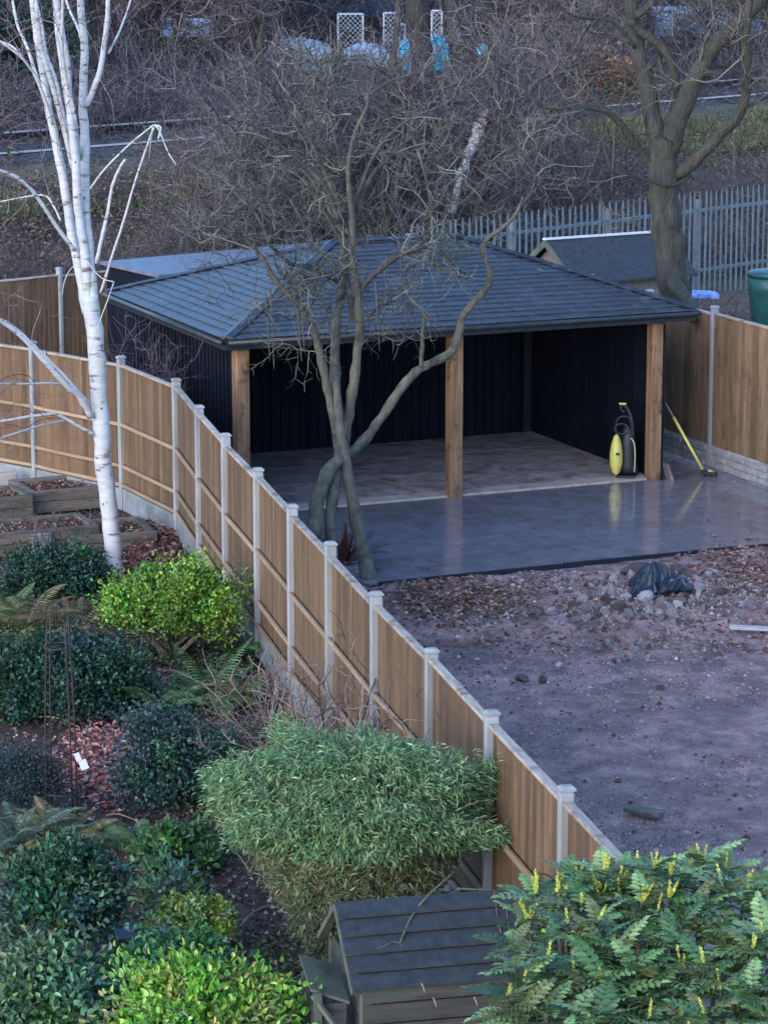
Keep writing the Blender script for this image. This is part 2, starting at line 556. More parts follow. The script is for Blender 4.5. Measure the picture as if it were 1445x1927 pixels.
def fence_x(y):
    y = np.asarray(y, float)
    return np.where(y < fys[0], fxs[0] + (fys[0] - y) * .23, np.interp(y, fys, fxs))


# ground: one sheet out past the horizon
def gridmesh(name, xs, ys, zf):
    X, Y = np.meshgrid(xs, ys)
    Z = zf(X, Y)
    Vv = np.stack([X, Y, Z], -1).reshape(-1, 3)
    nx, ny = len(xs), len(ys)
    i = (np.arange(ny - 1)[:, None] * nx + np.arange(nx - 1)[None, :]).reshape(-1)
    return npmesh(name, Vv, np.stack([i, i + 1, i + nx + 1, i + nx], 1), smooth=True)


xs = np.concatenate([[-900, -400, -150, -80, -50], np.arange(-36, 36.1, .45), [50, 80, 150, 400, 900]])
ys = np.concatenate([[-300, -50, 0, 10], np.arange(15, 130, .45), [140, 170, 220, 400, 900, 2000]])


def gfun(X, Y):
    z = gz(X, Y)
    bank = np.clip((Y - 44) / 4, 0, 1)
    s = rail_s(X, Y)
    rail = np.clip(np.abs(s - .8) - 1.6, 0, 1)
    return z - .12 * (1 - bank) + bank * rail * (.35 * fbm(X, Y, .5, 4)) - .1


gr = link('ground', gridmesh('ground', xs, ys, gfun), mat=M_ground)
tag(gr, 'rough scrubby ground rising behind the gardens to the railway', kind='structure')


# dirt yard between the fences
def stripmesh(name, ys, xa, xb, nx, zf):
    Y = np.repeat(ys[:, None], nx, 1)
    T = np.linspace(0, 1, nx)[None, :]
    A = xa(ys)[:, None]; B = xb(ys)[:, None]
    X = A + (B - A) * T
    Z = zf(X, Y)
    Vv = np.stack([X, Y, Z], -1).reshape(-1, 3)
    ny = len(ys)
    i = (np.arange(ny - 1)[:, None] * nx + np.arange(nx - 1)[None, :]).reshape(-1)
    return npmesh(name, Vv, np.stack([i, i + 1, i + nx + 1, i + nx], 1), smooth=True)


rub = at(1235, 1120, z=.1)


def uvs(X, Y):
    dx, dy = X - PL.x, Y - PL.y
    return dx * U.x + dy * U.y, dx * V.x + dy * V.y


def dirtz(X, Y):
    u, v = uvs(X, Y)
    r2 = ((X - rub.x) / 1.1) ** 2 + ((Y - rub.y) / .8) ** 2
    ridge = np.exp(-((Y - 31.6 - .05 * X) / .9) ** 2) * .06
    z = .01 + .05 * fbm(X, Y, .7, 3) + .07 * fbm(X, Y, 3, 4) + .22 * np.exp(-r2) + ridge
    tt = np.clip((Y - (30.7 + .9 * fbm(X, Y, .9, 3) + .04 * X)) / .12, 0, 1)
    z = z + .075 * tt * tt * (3 - 2 * tt)
    rough = np.clip((Y - 29.5) / 1.5, .35, 1)
    z = z * rough + .03 * np.abs(vnoise(X, Y, 7)) * rough + .02 * np.abs(vnoise(X, Y, 15)) * rough
    near = np.clip((-v - 4.33) / .3, 0, 1)         # falls level with the patio edge
    inside = (v > -4.33)
    return np.where(inside, -.06, z * near + .0 * (1 - near))


dirt = link('dirt_yard', stripmesh('dirt_yard', np.arange(14, 46, .05), lambda y: fence_x(y), lambda y: 0 * y + 7.5, 210, dirtz), mat=M_dirt)
tag(dirt, 'bare wet purplish brown earth in front of the patio', kind='structure')


def gardenz(X, Y):
    return -.02 + .07 * fbm(X, Y, .8, 3) + .03 * fbm(X, Y, 5, 3)


garden = link('garden_bed', stripmesh('garden_bed', np.arange(12, 46, .08), lambda y: 0 * y - 12, lambda y: fence_x(y), 160, gardenz), mat=M_soil)
tag(garden, 'dark leaf-strewn garden soil on the near side of the fence', kind='structure')

# ballast
A0, B0 = at(0, 290, z=2.5), at(1230, 193, z=2.5)
rd = (B0 - A0).normalized(); rn = Vector((-rd.y, rd.x, 0))
rdz = math.atan2(rd.y, rd.x)
bal = MB()
L0, L1 = -25, 55
for i in range(0, 81):
    l = L0 + i
    for o, z in ((-1.1, 2.15), (-.5, 2.40), (1.75, 2.70), (2.2, 2.6)):
        q = A0 + rd * l + rn * o
        bal.v.append(Vector((q.x, q.y, z + random.uniform(-.02, .02))))
for i in range(80):
    for k in range(3):
        b = i * 4 + k
        bal.f.append((b, b + 4, b + 5, b + 1))
tag(bal.build('ballast', M_ballast, smooth=True), 'grey stone ballast under the railway track', kind='structure')
track = empty('railway_track', A0, rdz, 'railway track of two steel rails running behind the scrub', 'railway track')
for off, zz in ((0, 0), (1.5, .30)):
    mb = MB()
    prof = [(-.07, -.15), (.07, -.15), (.07, -.13), (.012, -.11), (.012, -.045), (.036, -.035), (.036, -.004), (-.036, -.004), (-.036, -.035), (-.012, -.045), (-.012, -.11), (-.07, -.13)]
    mb.prism([Vector((L0, off + a * 1.1, zz + b * 1.75)) for a, b in prof], (L1 - L0, 0, 0))
    r_ = mb.build('rail', M_railsteel, track)
    h = MB(); h.box(((L0 + L1) / 2, off, zz + .012), (L1 - L0, .09, .035))
    h.build('rail_head', M_railtop, r_)
n = 5000
l_ = rng.uniform(L0, L1, n); o_2 = rng.uniform(-1.3, 2.4, n)
Xb = A0.x + rd.x * l_ + rn.x * o_2; Yb = A0.y + rd.y * l_ + rn.y * o_2
Vb, Fb, cb_ = leaves_np(np.stack([Xb, Yb, np.interp(o_2, [-1.3, -.5, 1.75, 2.4], [2.2, 2.41, 2.71, 2.6])], 1), rng.normal(0, 1, (n, 3)) * [1, 1, .3], rng.normal(0, .4, (n, 3)) + [0, 0, 1], .2, .09, [(.14, .09, .07), (.08, .06, .06), (.2, .15, .13), (.09, .11, .05)])
tag(link('track_debris', npmesh('track_debris', Vb, Fb, cb_), mat=M_dead), 'dead leaves and weeds blown over the track ballast', 'leaves', kind='stuff')
slm = MB().box((0, 0, 0), (.26, 2.5, .12)).mesh('sleeper'); slm.materials.append(M_dconc)
for i in range(110):
    link('sleeper', slm, track, (L0 + i * .72, .75, -.09), (math.atan(.2), 0, 0))

# ------------------------------------------------------------------ patio
patio = empty('patio', bp(0, 0, 0), YAW); tag(patio, 'wet dark grey paved patio in front of the carport', kind='structure')
ps = MB().box((3.6, -2.1, -.035), (7.6, 4.5, .05)).build('bedding', M_mud, patio)
slab_w, slab_d = .9, .6
slabme = MB().box((0, 0, 0), (slab_w - .006, slab_d - .006, .03)).mesh('slab'); slabme.materials.append(M_slab)
for j in range(7):
    for i in range(9):
        u = -.0 + i * slab_w + (.45 if j % 2 else 0) + .1
        if u > 6.9: continue
        o = link('slab', slabme, patio, (u + slab_w / 2 - .1, -.33 - j * slab_d, .018 + random.uniform(-.0012, .0012)),
                 (random.uniform(-.0025, .0025), random.uniform(-.0025, .0025), 0))
for i in range(3):
    o = MB().box((0, 0, 0), (2.42, .035, .12)).build('edging_board', M_beam, patio, loc=(1.35 + i * 2.45, -4.262, -.005 + (.0, .004, -.006)[i]))
    o.rotation_euler = (0, 0, random.uniform(-.004, .004))
# floor of the carport
floor = empty('carport_floor', bp(0, 0, 0), YAW); tag(floor, 'muddy paving under the carport roof', kind='structure')
MB().box((3.07, 2.1, -.02), (6.2, 4.2, .04)).build('bedding', M_mud, floor)
fm = MB().box((0, 0, 0), (.892, .592, .03)).mesh('slab'); fm.materials.append(M_mud)
for j in range(6):
    for i in range(7):
        link('slab', fm, floor, (.45 + i * .9 - .07 * (j % 2), .66 + j * .6, .032 + random.uniform(-.001, .001)))
bm_ = MB().box((0, 0, 0), (.60, .30, .03)).mesh('border_paver'); bm_.materials.append(M_border)
for i in range(10):
    link('border_paver', bm_, floor, (.32 + i * .61, .185, .036 + random.uniform(-.001, .002)))

# ------------------------------------------------------------------ carport
car = empty('timber_carport', bp(0, 0, 0), YAW, 'open black-clad timber carport with hipped dark tiled roof and oak posts', 'carport')
W_, D_ = 6.14, 4.08
for u in (0, W_ / 2, W_):
    o = MB().box((u, .02, 1.13), (.185, .185, 2.24)).build('post', M_post, car); bevel(o, .012)
for u in (.0, W_):
    o = MB().box((u, D_, 1.12), (.18, .18, 2.22)).build('post', M_beam, car)
o = MB().box((W_ / 2, .02, 2.345), (W_ + .5, .15, .19)).build('front_beam', M_beam, car); bevel(o, .01)
MB().box((-.02, D_ / 2, 2.345), (.12, D_ - .15, .19)).build('side_beam', M_beam, car)
MB().box((W_ + .02, D_ / 2, 2.345), (.12, D_ - .15, .19)).build('side_beam', M_beam, car)
MB().box((W_ / 2, D_, 2.345), (W_ - .2, .12, .19)).build('back_beam', M_beam, car)
# cladding boards: left, back and right walls
cb = MB().box((0, 0, 1.13), (.135, .02, 2.22)).mesh('cladding_board'); cb.materials.append(M_black)
ct = MB().box((0, 0, 1.13), (.045, .02, 2.22)).mesh('cladding_batten'); ct.materials.append(M_black)
n = int(D_ / .15)
for i in range(n):
    link('cladding_board', cb, car, (-.075, .19 + i * .15, 0), math.pi / 2)
    link('cladding_batten', ct, car, (-.097, .265 + i * .15, 0), math.pi / 2)
    link('cladding_board', cb, car, (W_ + .04, .19 + i * .15, 0), math.pi / 2)
for i in range(int(W_ / .15)):
    link('cladding_board', cb, car, (.08 + i * .15, D_ - .02, 0), 0)
MB().box((-.05, D_ / 2, 1.13), (.02, D_ - .02, 2.2)).build('wall_lining', M_black, car)
MB().box((W_ + .075, D_ / 2, 1.13), (.02, D_ + .2, 2.24)).build('wall_lining', M_black, car)
MB().box((W_ / 2, D_ + .08, 1.13), (W_ + .2, .02, 2.24)).build('wall_lining', M_black, car)
# hipped roof
ov, ovf = .36, .44
E = [Vector((-ov, -ovf, 2.47)), Vector((W_ + ov, -ovf, 2.47)), Vector((W_ + ov, D_ + ovf, 2.47)), Vector((-ov, D_ + ovf, 2.47))]
rz_ = 3.33
hd = (D_ + 2 * ovf) / 2
R1, R2 = Vector((-ov + hd, -ovf + hd, rz_)), Vector((W_ + ov - hd, -ovf + hd, rz_))
mb = MB(); mb.v += [e - Vector((0, 0, .03)) for e in E] + [R1 - Vector((0, 0, .03)), R2 - Vector((0, 0, .03))]
mb.f += [(0, 1, 5, 4), (1, 2, 5), (2, 3, 4, 5), (3, 0, 4), (3, 2, 1, 0)]
mb.build('roof_deck', M_beam, car)


def clip(poly, a, b):
    """keep the side of the line a->b on the left"""
    out = []
    def sd(p): return (b[0] - a[0]) * (p[1] - a[1]) - (b[1] - a[1]) * (p[0] - a[0])
    for i in range(len(poly)):
        p, q = poly[i], poly[(i + 1) % len(poly)]
        sp, sq = sd(p), sd(q)
        if sp >= 0: out.append(p)
        if (sp > 0 and sq < 0) or (sp < 0 and sq > 0):
            t = sp / (sp - sq)
            out.append((p[0] + (q[0] - p[0]) * t, p[1] + (q[1] - p[1]) * t))
    return out


def tileplane(A, B, Pts, course, tw, joined=None):
    """tiles on a roof plane: A->B is the eave, Pts the outline (counter-clockwise seen from above)"""
    xa = (B - A).normalized()
    nrm = xa.cross((Pts[-1] - A)).normalized()
    if nrm.z < 0: nrm = -nrm
    ya = nrm.cross(xa)
    P2 = [((p - A).dot(xa), (p - A).dot(ya)) for p in Pts]
    hmax = max(p[1] for p in P2); L = (B - A).length
    nc = int(math.ceil(hmax / course))
    for j in range(nc):
        off = (j % 2) * tw * .5 + (j % 3) * .05
        i0 = -1
        while i0 * tw - off < L:
            x0 = i0 * tw - off; i0 += 1
            y0 = j * course - (.03 if j == 0 else 0)
            poly = [(x0 + .003, y0), (x0 + tw - .003, y0), (x0 + tw - .003, (j + 1) * course + .03), (x0 + .003, (j + 1) * course + .03)]
            for k in range(len(P2)):
                poly = clip(poly, P2[k], P2[(k + 1) % len(P2)]) if not (k == 0) else poly
                if len(poly) < 3: break
            if len(poly) < 3: continue
            ar = abs(sum(poly[k][0] * poly[(k + 1) % len(poly)][1] - poly[(k + 1) % len(poly)][0] * poly[k][1] for k in range(len(poly)))) / 2
            if ar < .004: continue
            t = MB()
            jit = random.uniform(0, .004)
            cx = sum(p[0] for p in poly) / len(poly); cy = y0
            org = A + xa * cx + ya * cy
            def lift(p): return .019 + jit - .017 * (p[1] - y0) / (course + .03)
            pts = [A + xa * p[0] + ya * p[1] + nrm * lift(p) - org for p in poly]
            b = len(t.v); m_ = len(pts)
            t.v += [p - nrm * .018 for p in pts] + pts
            t.f.append(tuple(reversed(range(m_)))); t.f.append(tuple(range(m_, 2 * m_)))
            for k in range(m_): t.f.append((k, (k + 1) % m_, m_ + (k + 1) % m_, m_ + k))
            if joined is not None:
                bb_ = len(joined.v); joined.v += [v + org for v in t.v]; joined.f += [tuple(bb_ + i for i in f) for f in t.f]
                continue
            o_ = t.build('tile', M_tile, car, loc=org)
            o_.data.materials.append(M_edge)  # second slot: painted sky glint for the lower edge faces
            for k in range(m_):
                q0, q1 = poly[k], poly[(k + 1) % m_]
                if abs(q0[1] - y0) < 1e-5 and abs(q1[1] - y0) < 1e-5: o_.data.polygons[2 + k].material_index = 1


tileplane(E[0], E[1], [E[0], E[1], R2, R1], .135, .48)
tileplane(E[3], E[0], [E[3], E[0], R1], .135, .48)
hid = MB()
tileplane(E[1], E[2], [E[1], E[2], R2], .165, .43, hid)
tileplane(E[2], E[3], [E[2], E[3], R1, R2], .165, .43, hid)
o = hid.build('rear_tiles', M_tile, car); o['kind'] = 'stuff'
for a, b in ((E[0], R1), (E[3], R1), (E[1], R2), (E[2], R2), (R1, R2)):
    d = (b - a); n_ = max(2, int(d.length / .42))
    side = d.normalized().cross(Vector((0, 0, 1))).normalized()
    for i in range(n_):
        p0 = a + d * (i / n_) + Vector((0, 0, .012 + .004 * (i % 2))); p1 = a + d * ((i + 1.06) / n_) + Vector((0, 0, .012 + .004 * (i % 2)))
        mb = MB()
        for q in (p0, p1):
            mb.v += [q - side * .085, q + Vector((0, 0, .034)), q + side * .085, q - Vector((0, 0, .02))]
        mb.f += [(0, 1, 5, 4), (1, 2, 6, 5), (2, 3, 7, 6), (3, 0, 4, 7), (3, 2, 1, 0), (4, 5, 6, 7)]
        mb.build('hip_tile', M_tile, car)
for a, b, nn in ((E[0], E[1], (0, -1, 0)), (E[3], E[0], (-1, 0, 0)), (E[1], E[2], (1, 0, 0)), (E[2], E[3], (0, 1, 0))):
    nv = Vector(nn)
    mb = MB().bar(a + nv * .005 - Vector((0, 0, .085)), b + nv * .005 - Vector((0, 0, .085)), .022, .13)
    mb.build('fascia_board', M_beam, car)
    P, Q = a + nv * .065 - Vector((0, 0, .05)), b + nv * .065 - Vector((0, 0, .05))
    mb = MB()
    mb.tube([P, Q], .036, 10)
    g_ = mb.build('gutter', M_blk, car, smooth=True)

# ------------------------------------------------------------------ fences
BW = .10


def wedge(name, h, m):
    mb = MB()
    mb.prism([Vector((-.056, .002, 0)), Vector((.056, 0.002, 0)), Vector((.056, .020, 0)), Vector((-.056, .009, 0))], (0, 0, h))
    me = mb.mesh(name); me.materials.append(m)
    return me


def fence(name, label, pts, zt, side, m_board, rails=True, gravel=.30, gmat=None, boards=True, post_h=None, railz=(.62, 1.18)):
    """pts: tops of the posts; side: +1 puts the rails left of the walking direction"""
    root = empty(name, (pts[0].x, pts[0].y, 0), 0, label, 'fence')
    o0 = Vector((pts[0].x, pts[0].y, 0))
    pm = MB().box((0, 0, 0), (.072, .11, 1)).mesh('post'); pm.materials.append(M_conc)
    bh = zt - .10 - gravel
    bme = wedge('board', bh, m_board)
    for i, p in enumerate(pts):
        q = pts[min(i + 1, len(pts) - 1)] - pts[max(i - 1, 0)]
        a = math.atan2(q.y, q.x)
        jz = random.uniform(-.015, .02)
        po = link('post', pm, root, Vector((p.x, p.y, (zt + jz) / 2)) - o0, a, (1, 1, zt + jz + .0)); bevel(po, .012)
        cp = MB()
        cp.v += [Vector((x, y, z)) for z, s in ((0, 1.0), (.018, 1.0), (.036, .62)) for x, y in ((-.040 * s, -.060 * s), (.040 * s, -.060 * s), (.040 * s, .060 * s), (-.040 * s, .060 * s))]
        for k in range(2):
            for e in range(4):
                cp.f.append((k * 4 + e, k * 4 + (e + 1) % 4, k * 4 + 4 + (e + 1) % 4, k * 4 + 4 + e))
        cp.f += [(3, 2, 1, 0), (8, 9, 10, 11)]
        c_ = cp.build('post_cap', M_conc, root, loc=Vector((p.x, p.y, zt + jz + .002)) - o0, rot=a)
    for i in range(len(pts) - 1):
        a, b = pts[i], pts[i + 1]
        d = Vector((b.x - a.x, b.y - a.y, 0)); L = d.length; d.normalize()
        nr = Vector((-d.y, d.x, 0)) * side
        ang = math.atan2(d.y, d.x)
        c = Vector(((a.x + b.x) / 2, (a.y + b.y) / 2, 0)) - o0
        l = L - .076
        dz = random.uniform(-.012, .012)
        if rails:
            for rz, th in ((railz[0], .038), (railz[1], .038), (gravel + .06, .038)):
                k_ = MB().box((0, 0, 0), (l, .032, .045)).build('rail', M_rail, root, loc=c + nr * .034 + Vector((0, 0, rz + dz)), rot=(0, 0, ang)); bevel(k_, .004)
        k_ = MB().box((0, 0, 0), (l, .075, .03)).build('capping_rail', M_cap, root, loc=c + Vector((0, 0, zt - .083 + dz)), rot=(0, 0, ang)); bevel(k_, .005)
        g = MB().box((0, 0, 0), (l, .05, gravel)).build('gravel_board', gmat or M_dconc, root, loc=c + Vector((0, 0, gravel / 2 - .0)), rot=(0, 0, ang)); bevel(g, .006)
        if boards:
            nb = int(round(l / BW)); st = l / nb
            for k in range(nb):
                pos = c + d * (-l / 2 + st * (k + .5)) - nr * .002
                link('board', bme, root, pos + Vector((0, 0, gravel + .002 + random.uniform(-.002, .002))), ang + (math.pi if side > 0 else 0) + random.uniform(-.012, .012))
    return root


gf = fence('garden_fence', 'long tan boarded fence with concrete posts crossing diagonally between the two gardens', FP, FZ, -1, M_fence)
RF = [bp(7.42, 2.57 - 1.93 * k, 2.32) for k in range(-1, 5)]
fence('side_fence', 'tall brown boarded fence on rock-faced concrete boards right of the carport', RF, 2.30, 1, M_fence2, rails=False, gravel=.32, gmat=M_rock)
sfm = MB()
fr_ = Vector((RF[0].x, RF[0].y, 0))
for k in range(len(RF) - 1):
    a_, b_ = RF[k], RF[k + 1]; dd_ = Vector((b_.x - a_.x, b_.y - a_.y, 0)).normalized(); nn_ = Vector((dd_.y, -dd_.x, 0))
    if nn_.dot(U) > 0: nn_ = -nn_
    for r_i in range(3):
        t_ = .05
        while t_ < 1.84:
            l_i = min(random.uniform(.16, .42), 1.87 - t_)
            c0 = Vector((a_.x, a_.y, 0)) - fr_ + dd_ * (t_ + l_i / 2) + nn_ * (.025 + random.uniform(.004, .014))
            Mx = Matrix.Translation(c0 + Vector((0, 0, .055 + r_i * .10))) @ Matrix.Rotation(math.atan2(dd_.y, dd_.x) + random.uniform(-.03, .03), 4, 'Z')
            sfm.box((0, 0, 0), (l_i - .014, .03, .088), Mx); t_ += l_i
sfo = sfm.build('stone_face', M_rock, bpy.data.objects['side_fence']); sfo['kind'] = 'stuff'; bevel(sfo, .008)
FF = [at(112, 509, z=FZ)]
dd = Vector((.75, .66, 0)).normalized() * 1.93
FF = [FF[0] + dd * k for k in (-4, -3, -2, -1, 0, 1, 2)]
fence('far_fence', 'brown boarded fence behind the birch at the far left', FF, FZ, 1, M_fence2, rails=False)

# palisade fence
PA, PB = at(880, 408, z=2.35), at(1500, 338, z=2.35)
pdv = (PB - PA); pdv.z = 0; PLn = pdv.length; pdv.normalize()
pal = empty('palisade_fence', (PA.x, PA.y, 0), math.atan2(pdv.y, pdv.x), 'galvanised steel palisade fence of pointed pales below the railway bank', 'fence')
pm = MB()
pr = [(-.035, 0), (-.02, .012), (0, .004), (.02, .012), (.035, 0), (.035, -.004), (-.035, -.004)]
zb, ztp = 0, 1.84
pm.prism([Vector((x, y, zb)) for x, y in pr], (0, 0, ztp))
pm.prism([Vector((-.034, 0, ztp)), Vector((.034, 0, ztp)), Vector((.012, 0, ztp + .13)), Vector((0, 0, ztp + .10)), Vector((-.012, 0, ztp + .13))], (0, .006, 0))
pme = pm.mesh('pale'); pme.materials.append(M_galv)
np_ = int((PLn + 3) / .172)
for i in range(np_):
    xx = -1.5 + i * .172
    wp = PA + pdv * xx
    z0 = float(gz(wp.x, wp.y)) * 0 + .38
    link('pale', pme, pal, (xx, 0, -.2 + random.uniform(-.01, .01)), (0, random.uniform(-.012, .012), random.uniform(-.05, .05)), (.9, 1, 1.29))
for z in (.75, 1.95):
    MB().box((PLn / 2, .05, z), (PLn + 3, .06, .06)).build('rail', M_galv, pal)
for k in range(6):
    MB().box((-1.4 + k * 2.75, .12, 1.1), (.09, .1, 2.1)).build('post', M_galv, pal)

# ------------------------------------------------------------------ trees
def limbs(root, name, lst, Y, m, sub=4, n=9, wob=.06, wf=1.0):
    """lst of (pixel polyline, width start px, width end px, depth shift at end)"""
    s = Y / F0 * wf
    out = []
    for pts, w0, w1, dye in lst:
        K = len(pts)
        P = [at(x, y, Y=Y + dye * (i / (K - 1))) - root.location for i, (x, y) in enumerate(pts)]
        R = [(w0 + (w1 - w0) * i / (K - 1)) * s / 2 for i in range(K)]
        P, R = smoothcurve(P, R, sub)
        jj = [Vector((random.uniform(-1, 1), random.uniform(-1, 1), random.uniform(-1, 1))) * r * .12 for r in R]
        P = [p + j for p, j in zip(P, jj)]
        R = [r * random.uniform(1 - wob * 1.6, 1 + wob * 1.6) for r in R]
        mb = MB().tube(P, R, n, wob)
        mb.build(name if not isinstance(name, list) else name[0], m, root, smooth=True)
        out.append((P, R))
    return out


def resample(curves, K=12):
    """limb curves as one (n,K,3) array for the twigs to start on"""
    A = []
    for P, R in curves:
        idx = np.linspace(0, len(P) - 1, K)
        Pn = np.array([[p.x, p.y, p.z] for p in P])
        A.append(np.stack([np.interp(idx, np.arange(len(P)), Pn[:, k]) for k in range(3)], 1))
    return np.array(A)


def twigs(root, base, counts, lens, r0, pal, curl=.3, up=.05, spread=.8, name='twigs', tmin=.3, flat=None):
    parts = []
    cur = base
    r = r0
    for lv, (n, l) in enumerate(zip(counts, lens)):
        s, d = spawn(cur, n, tmin if lv == 0 else .2, spread)
        L = l * rng.uniform(.5, 1.3, n)
        K = 6 if lv == 0 else 5 if lv == 1 else 4
        P = grow(s, d, L, K, curl, up)
        R = np.linspace(1, .45, K)[None, :] * (r * rng.uniform(.6, 1.2, n))[:, None]
        parts.append(tubes_np(P, R, palette(pal, n, .2)))
        cur = P
        r *= .6
    Vv, Fq, cc = joinmesh(parts)
    o = link(name, npmesh(name, Vv, Fq, cc, True), root, mat=M_twig)
    o['kind'] = 'stuff'
    return o, parts


# birch at the left
yb = 33.3
bt = at(221, 1106, Y=yb)
birch = empty('birch_tree', (bt.x, bt.y, 0), 0, 'white-barked birch with several slim upright stems at the left', 'tree')
tr = limbs(birch, 'trunk', [([(222, 1112), (214, 1040), (205, 950), (196, 870), (190, 800), (184, 700), (178, 620), (168, 555)], 36, 35, 0)], yb, M_birch, n=14, wob=.03, wf=.92)
bl = limbs(birch, 'stem', [
    ([(165, 590), (152, 520), (133, 420), (115, 310), (96, 225), (84, 150), (70, 70), (55, -60)], 26, 13, .5),
    ([(172, 600), (160, 480), (148, 390), (143, 300), (132, 200), (125, 110), (108, 10), (100, -60)], 24, 14, -.4),
    ([(176, 580), (168, 470), (160, 380), (160, 250), (156, 190), (160, 100), (152, 10), (150, -60)], 27, 15, .1),
    ([(162, 200), (178, 165), (190, 130), (197, 80), (203, 30), (206, -50)], 15, 10, -.3),
    ([(140, 320), (118, 230), (93, 140), (75, 70), (66, -40)], 14, 8, -.6),
    ([(134, 240), (118, 130), (108, 60), (100, -40)], 12, 8, .8),
    ([(150, 330), (128, 250), (108, 160), (88, 100), (78, 40), (60, -30)], 9, 6, 1.0),
    ([(152, 300), (140, 210), (122, 130), (118, 60), (120, -40)], 9, 6, -1.0),
    ([(100, 230), (72, 150), (52, 90), (32, 40), (18, -40)], 9, 6, .6),
    ([(162, 120), (150, 60), (128, 10), (118, -40)], 7, 5, .6),
], yb, M_birch, n=10, wob=.03, wf=.82)
bb = limbs(birch, 'branch', [
    ([(100, 235), (75, 160), (52, 120), (25, 95), (-20, 62)], 9, 6, -.5),
    ([(106, 240), (70, 150), (45, 110), (20, 85), (-20, 72)], 7, 4, .5),
    ([(142, 470), (110, 430), (70, 370), (35, 335), (-15, 315)], 12, 7, -.7),
    ([(172, 785), (150, 745), (125, 725), (85, 680), (40, 632), (0, 602), (-40, 575)], 19, 9, -.9),
    ([(168, 760), (120, 705), (70, 655), (20, 610), (-30, 590)], 9, 6, -.5),
    ([(138, 738), (110, 722), (60, 722), (10, 722), (-30, 720)], 7, 5, -1.2),
    ([(176, 818), (140, 797), (105, 780), (70, 782), (30, 788), (-20, 797)], 10, 6, -.6),
    ([(120, 792), (80, 800), (40, 812), (-10, 828)], 6, 4, -1.0),
    ([(182, 495), (192, 450), (203, 400), (212, 350), (224, 320), (236, 300)], 11, 7, -.4),
    ([(190, 550), (200, 520), (212, 480), (232, 420), (252, 350), (272, 290), (290, 240)], 8, 5, -.6),
    ([(170, 356), (192, 325), (225, 290), (258, 260), (290, 235)], 6, 4, -.6),
    ([(290, 236), (300, 245), (316, 285), (332, 310)], 5, 2.5, -.2),
    ([(291, 236), (303, 240), (298, 262)], 6, 4, -.2),
    ([(288, 240), (284, 270), (281, 300)], 4, 2, .3),
    ([(115, 415), (100, 385), (85, 368), (50, 370), (0, 380)], 6, 3, .6),
    ([(205, 100), (225, 60), (240, 20), (260, -40)], 7, 4, .3),
    ([(165, 250), (185, 240), (200, 190)], 0.1, 0.1, .1),
    ([(118, 555), (122, 530), (135, 505), (160, 490), (178, 510), (195, 525), (215, 530)], 3, 2, -.5),
    ([(215, 530), (205, 560), (190, 600), (176, 640), (168, 690), (172, 720)], 3, 1.5, -.3),
], yb - .1, M_birch, n=7, wob=.07, wf=.72)
bcur = resample(bl + bb[:8] + bb[14:16])
twigs(birch, bcur, (80, 260, 420), (.8, .45, .25), .006, [(.10, .055, .065), (.16, .10, .11), (.26, .2, .21)], up=.03, spread=.5)

# crooked tree in front of the carport
yt = 34.6
ct0 = at(690, 1095, z=0)
ctree = empty('crooked_tree', ct0, 0, 'bare multi-stemmed lichen-grey tree at the patio edge in front of the carport', 'tree')
c1 = limbs(ctree, 'trunk', [
    ([(692, 1100), (690, 1060), (676, 1000), (662, 930), (650, 870), (640, 810), (634, 740), (630, 690)], 42, 15, 34.62 - ct0.y),
    ([(590, 1010), (596, 950), (618, 890), (642, 862), (666, 846), (690, 822)], 44, 17, 34.62 - ct0.y),
    ([(625, 1050), (622, 980), (630, 900), (640, 850), (645, 810)], 34, 18, 34.62 - ct0.y),
], ct0.y, M_bark, n=12, wob=.08, wf=.8)
c2 = limbs(ctree, 'stem', [
    ([(655, 860), (690, 822), (728, 770), (765, 716), (800, 688), (846, 666), (862, 632), (868, 600)], 27, 20, .3),
    ([(868, 600), (892, 568), (917, 540), (922, 512), (908, 478), (914, 452), (940, 432), (964, 412), (976, 392), (984, 370)], 19, 8, -.5),
    ([(792, 692), (794, 650), (796, 615), (802, 588)], 12, 9, -.2),
    ([(640, 870), (632, 800), (616, 730), (602, 665), (590, 620), (565, 578), (540, 552), (514, 522), (494, 486), (474, 462)], 27, 10, -.7),
    ([(634, 780), (630, 700), (632, 620), (640, 560), (650, 500), (642, 430), (630, 370), (600, 300), (570, 230), (540, 170)], 29, 6, .4),
    ([(645, 850), (656, 780), (668, 700), (676, 620), (672, 550), (664, 490), (662, 400), (655, 320), (668, 250), (690, 200), (692, 150)], 30, 6, -.2),
], yt, M_bark, n=10, wob=.09, wf=.74)
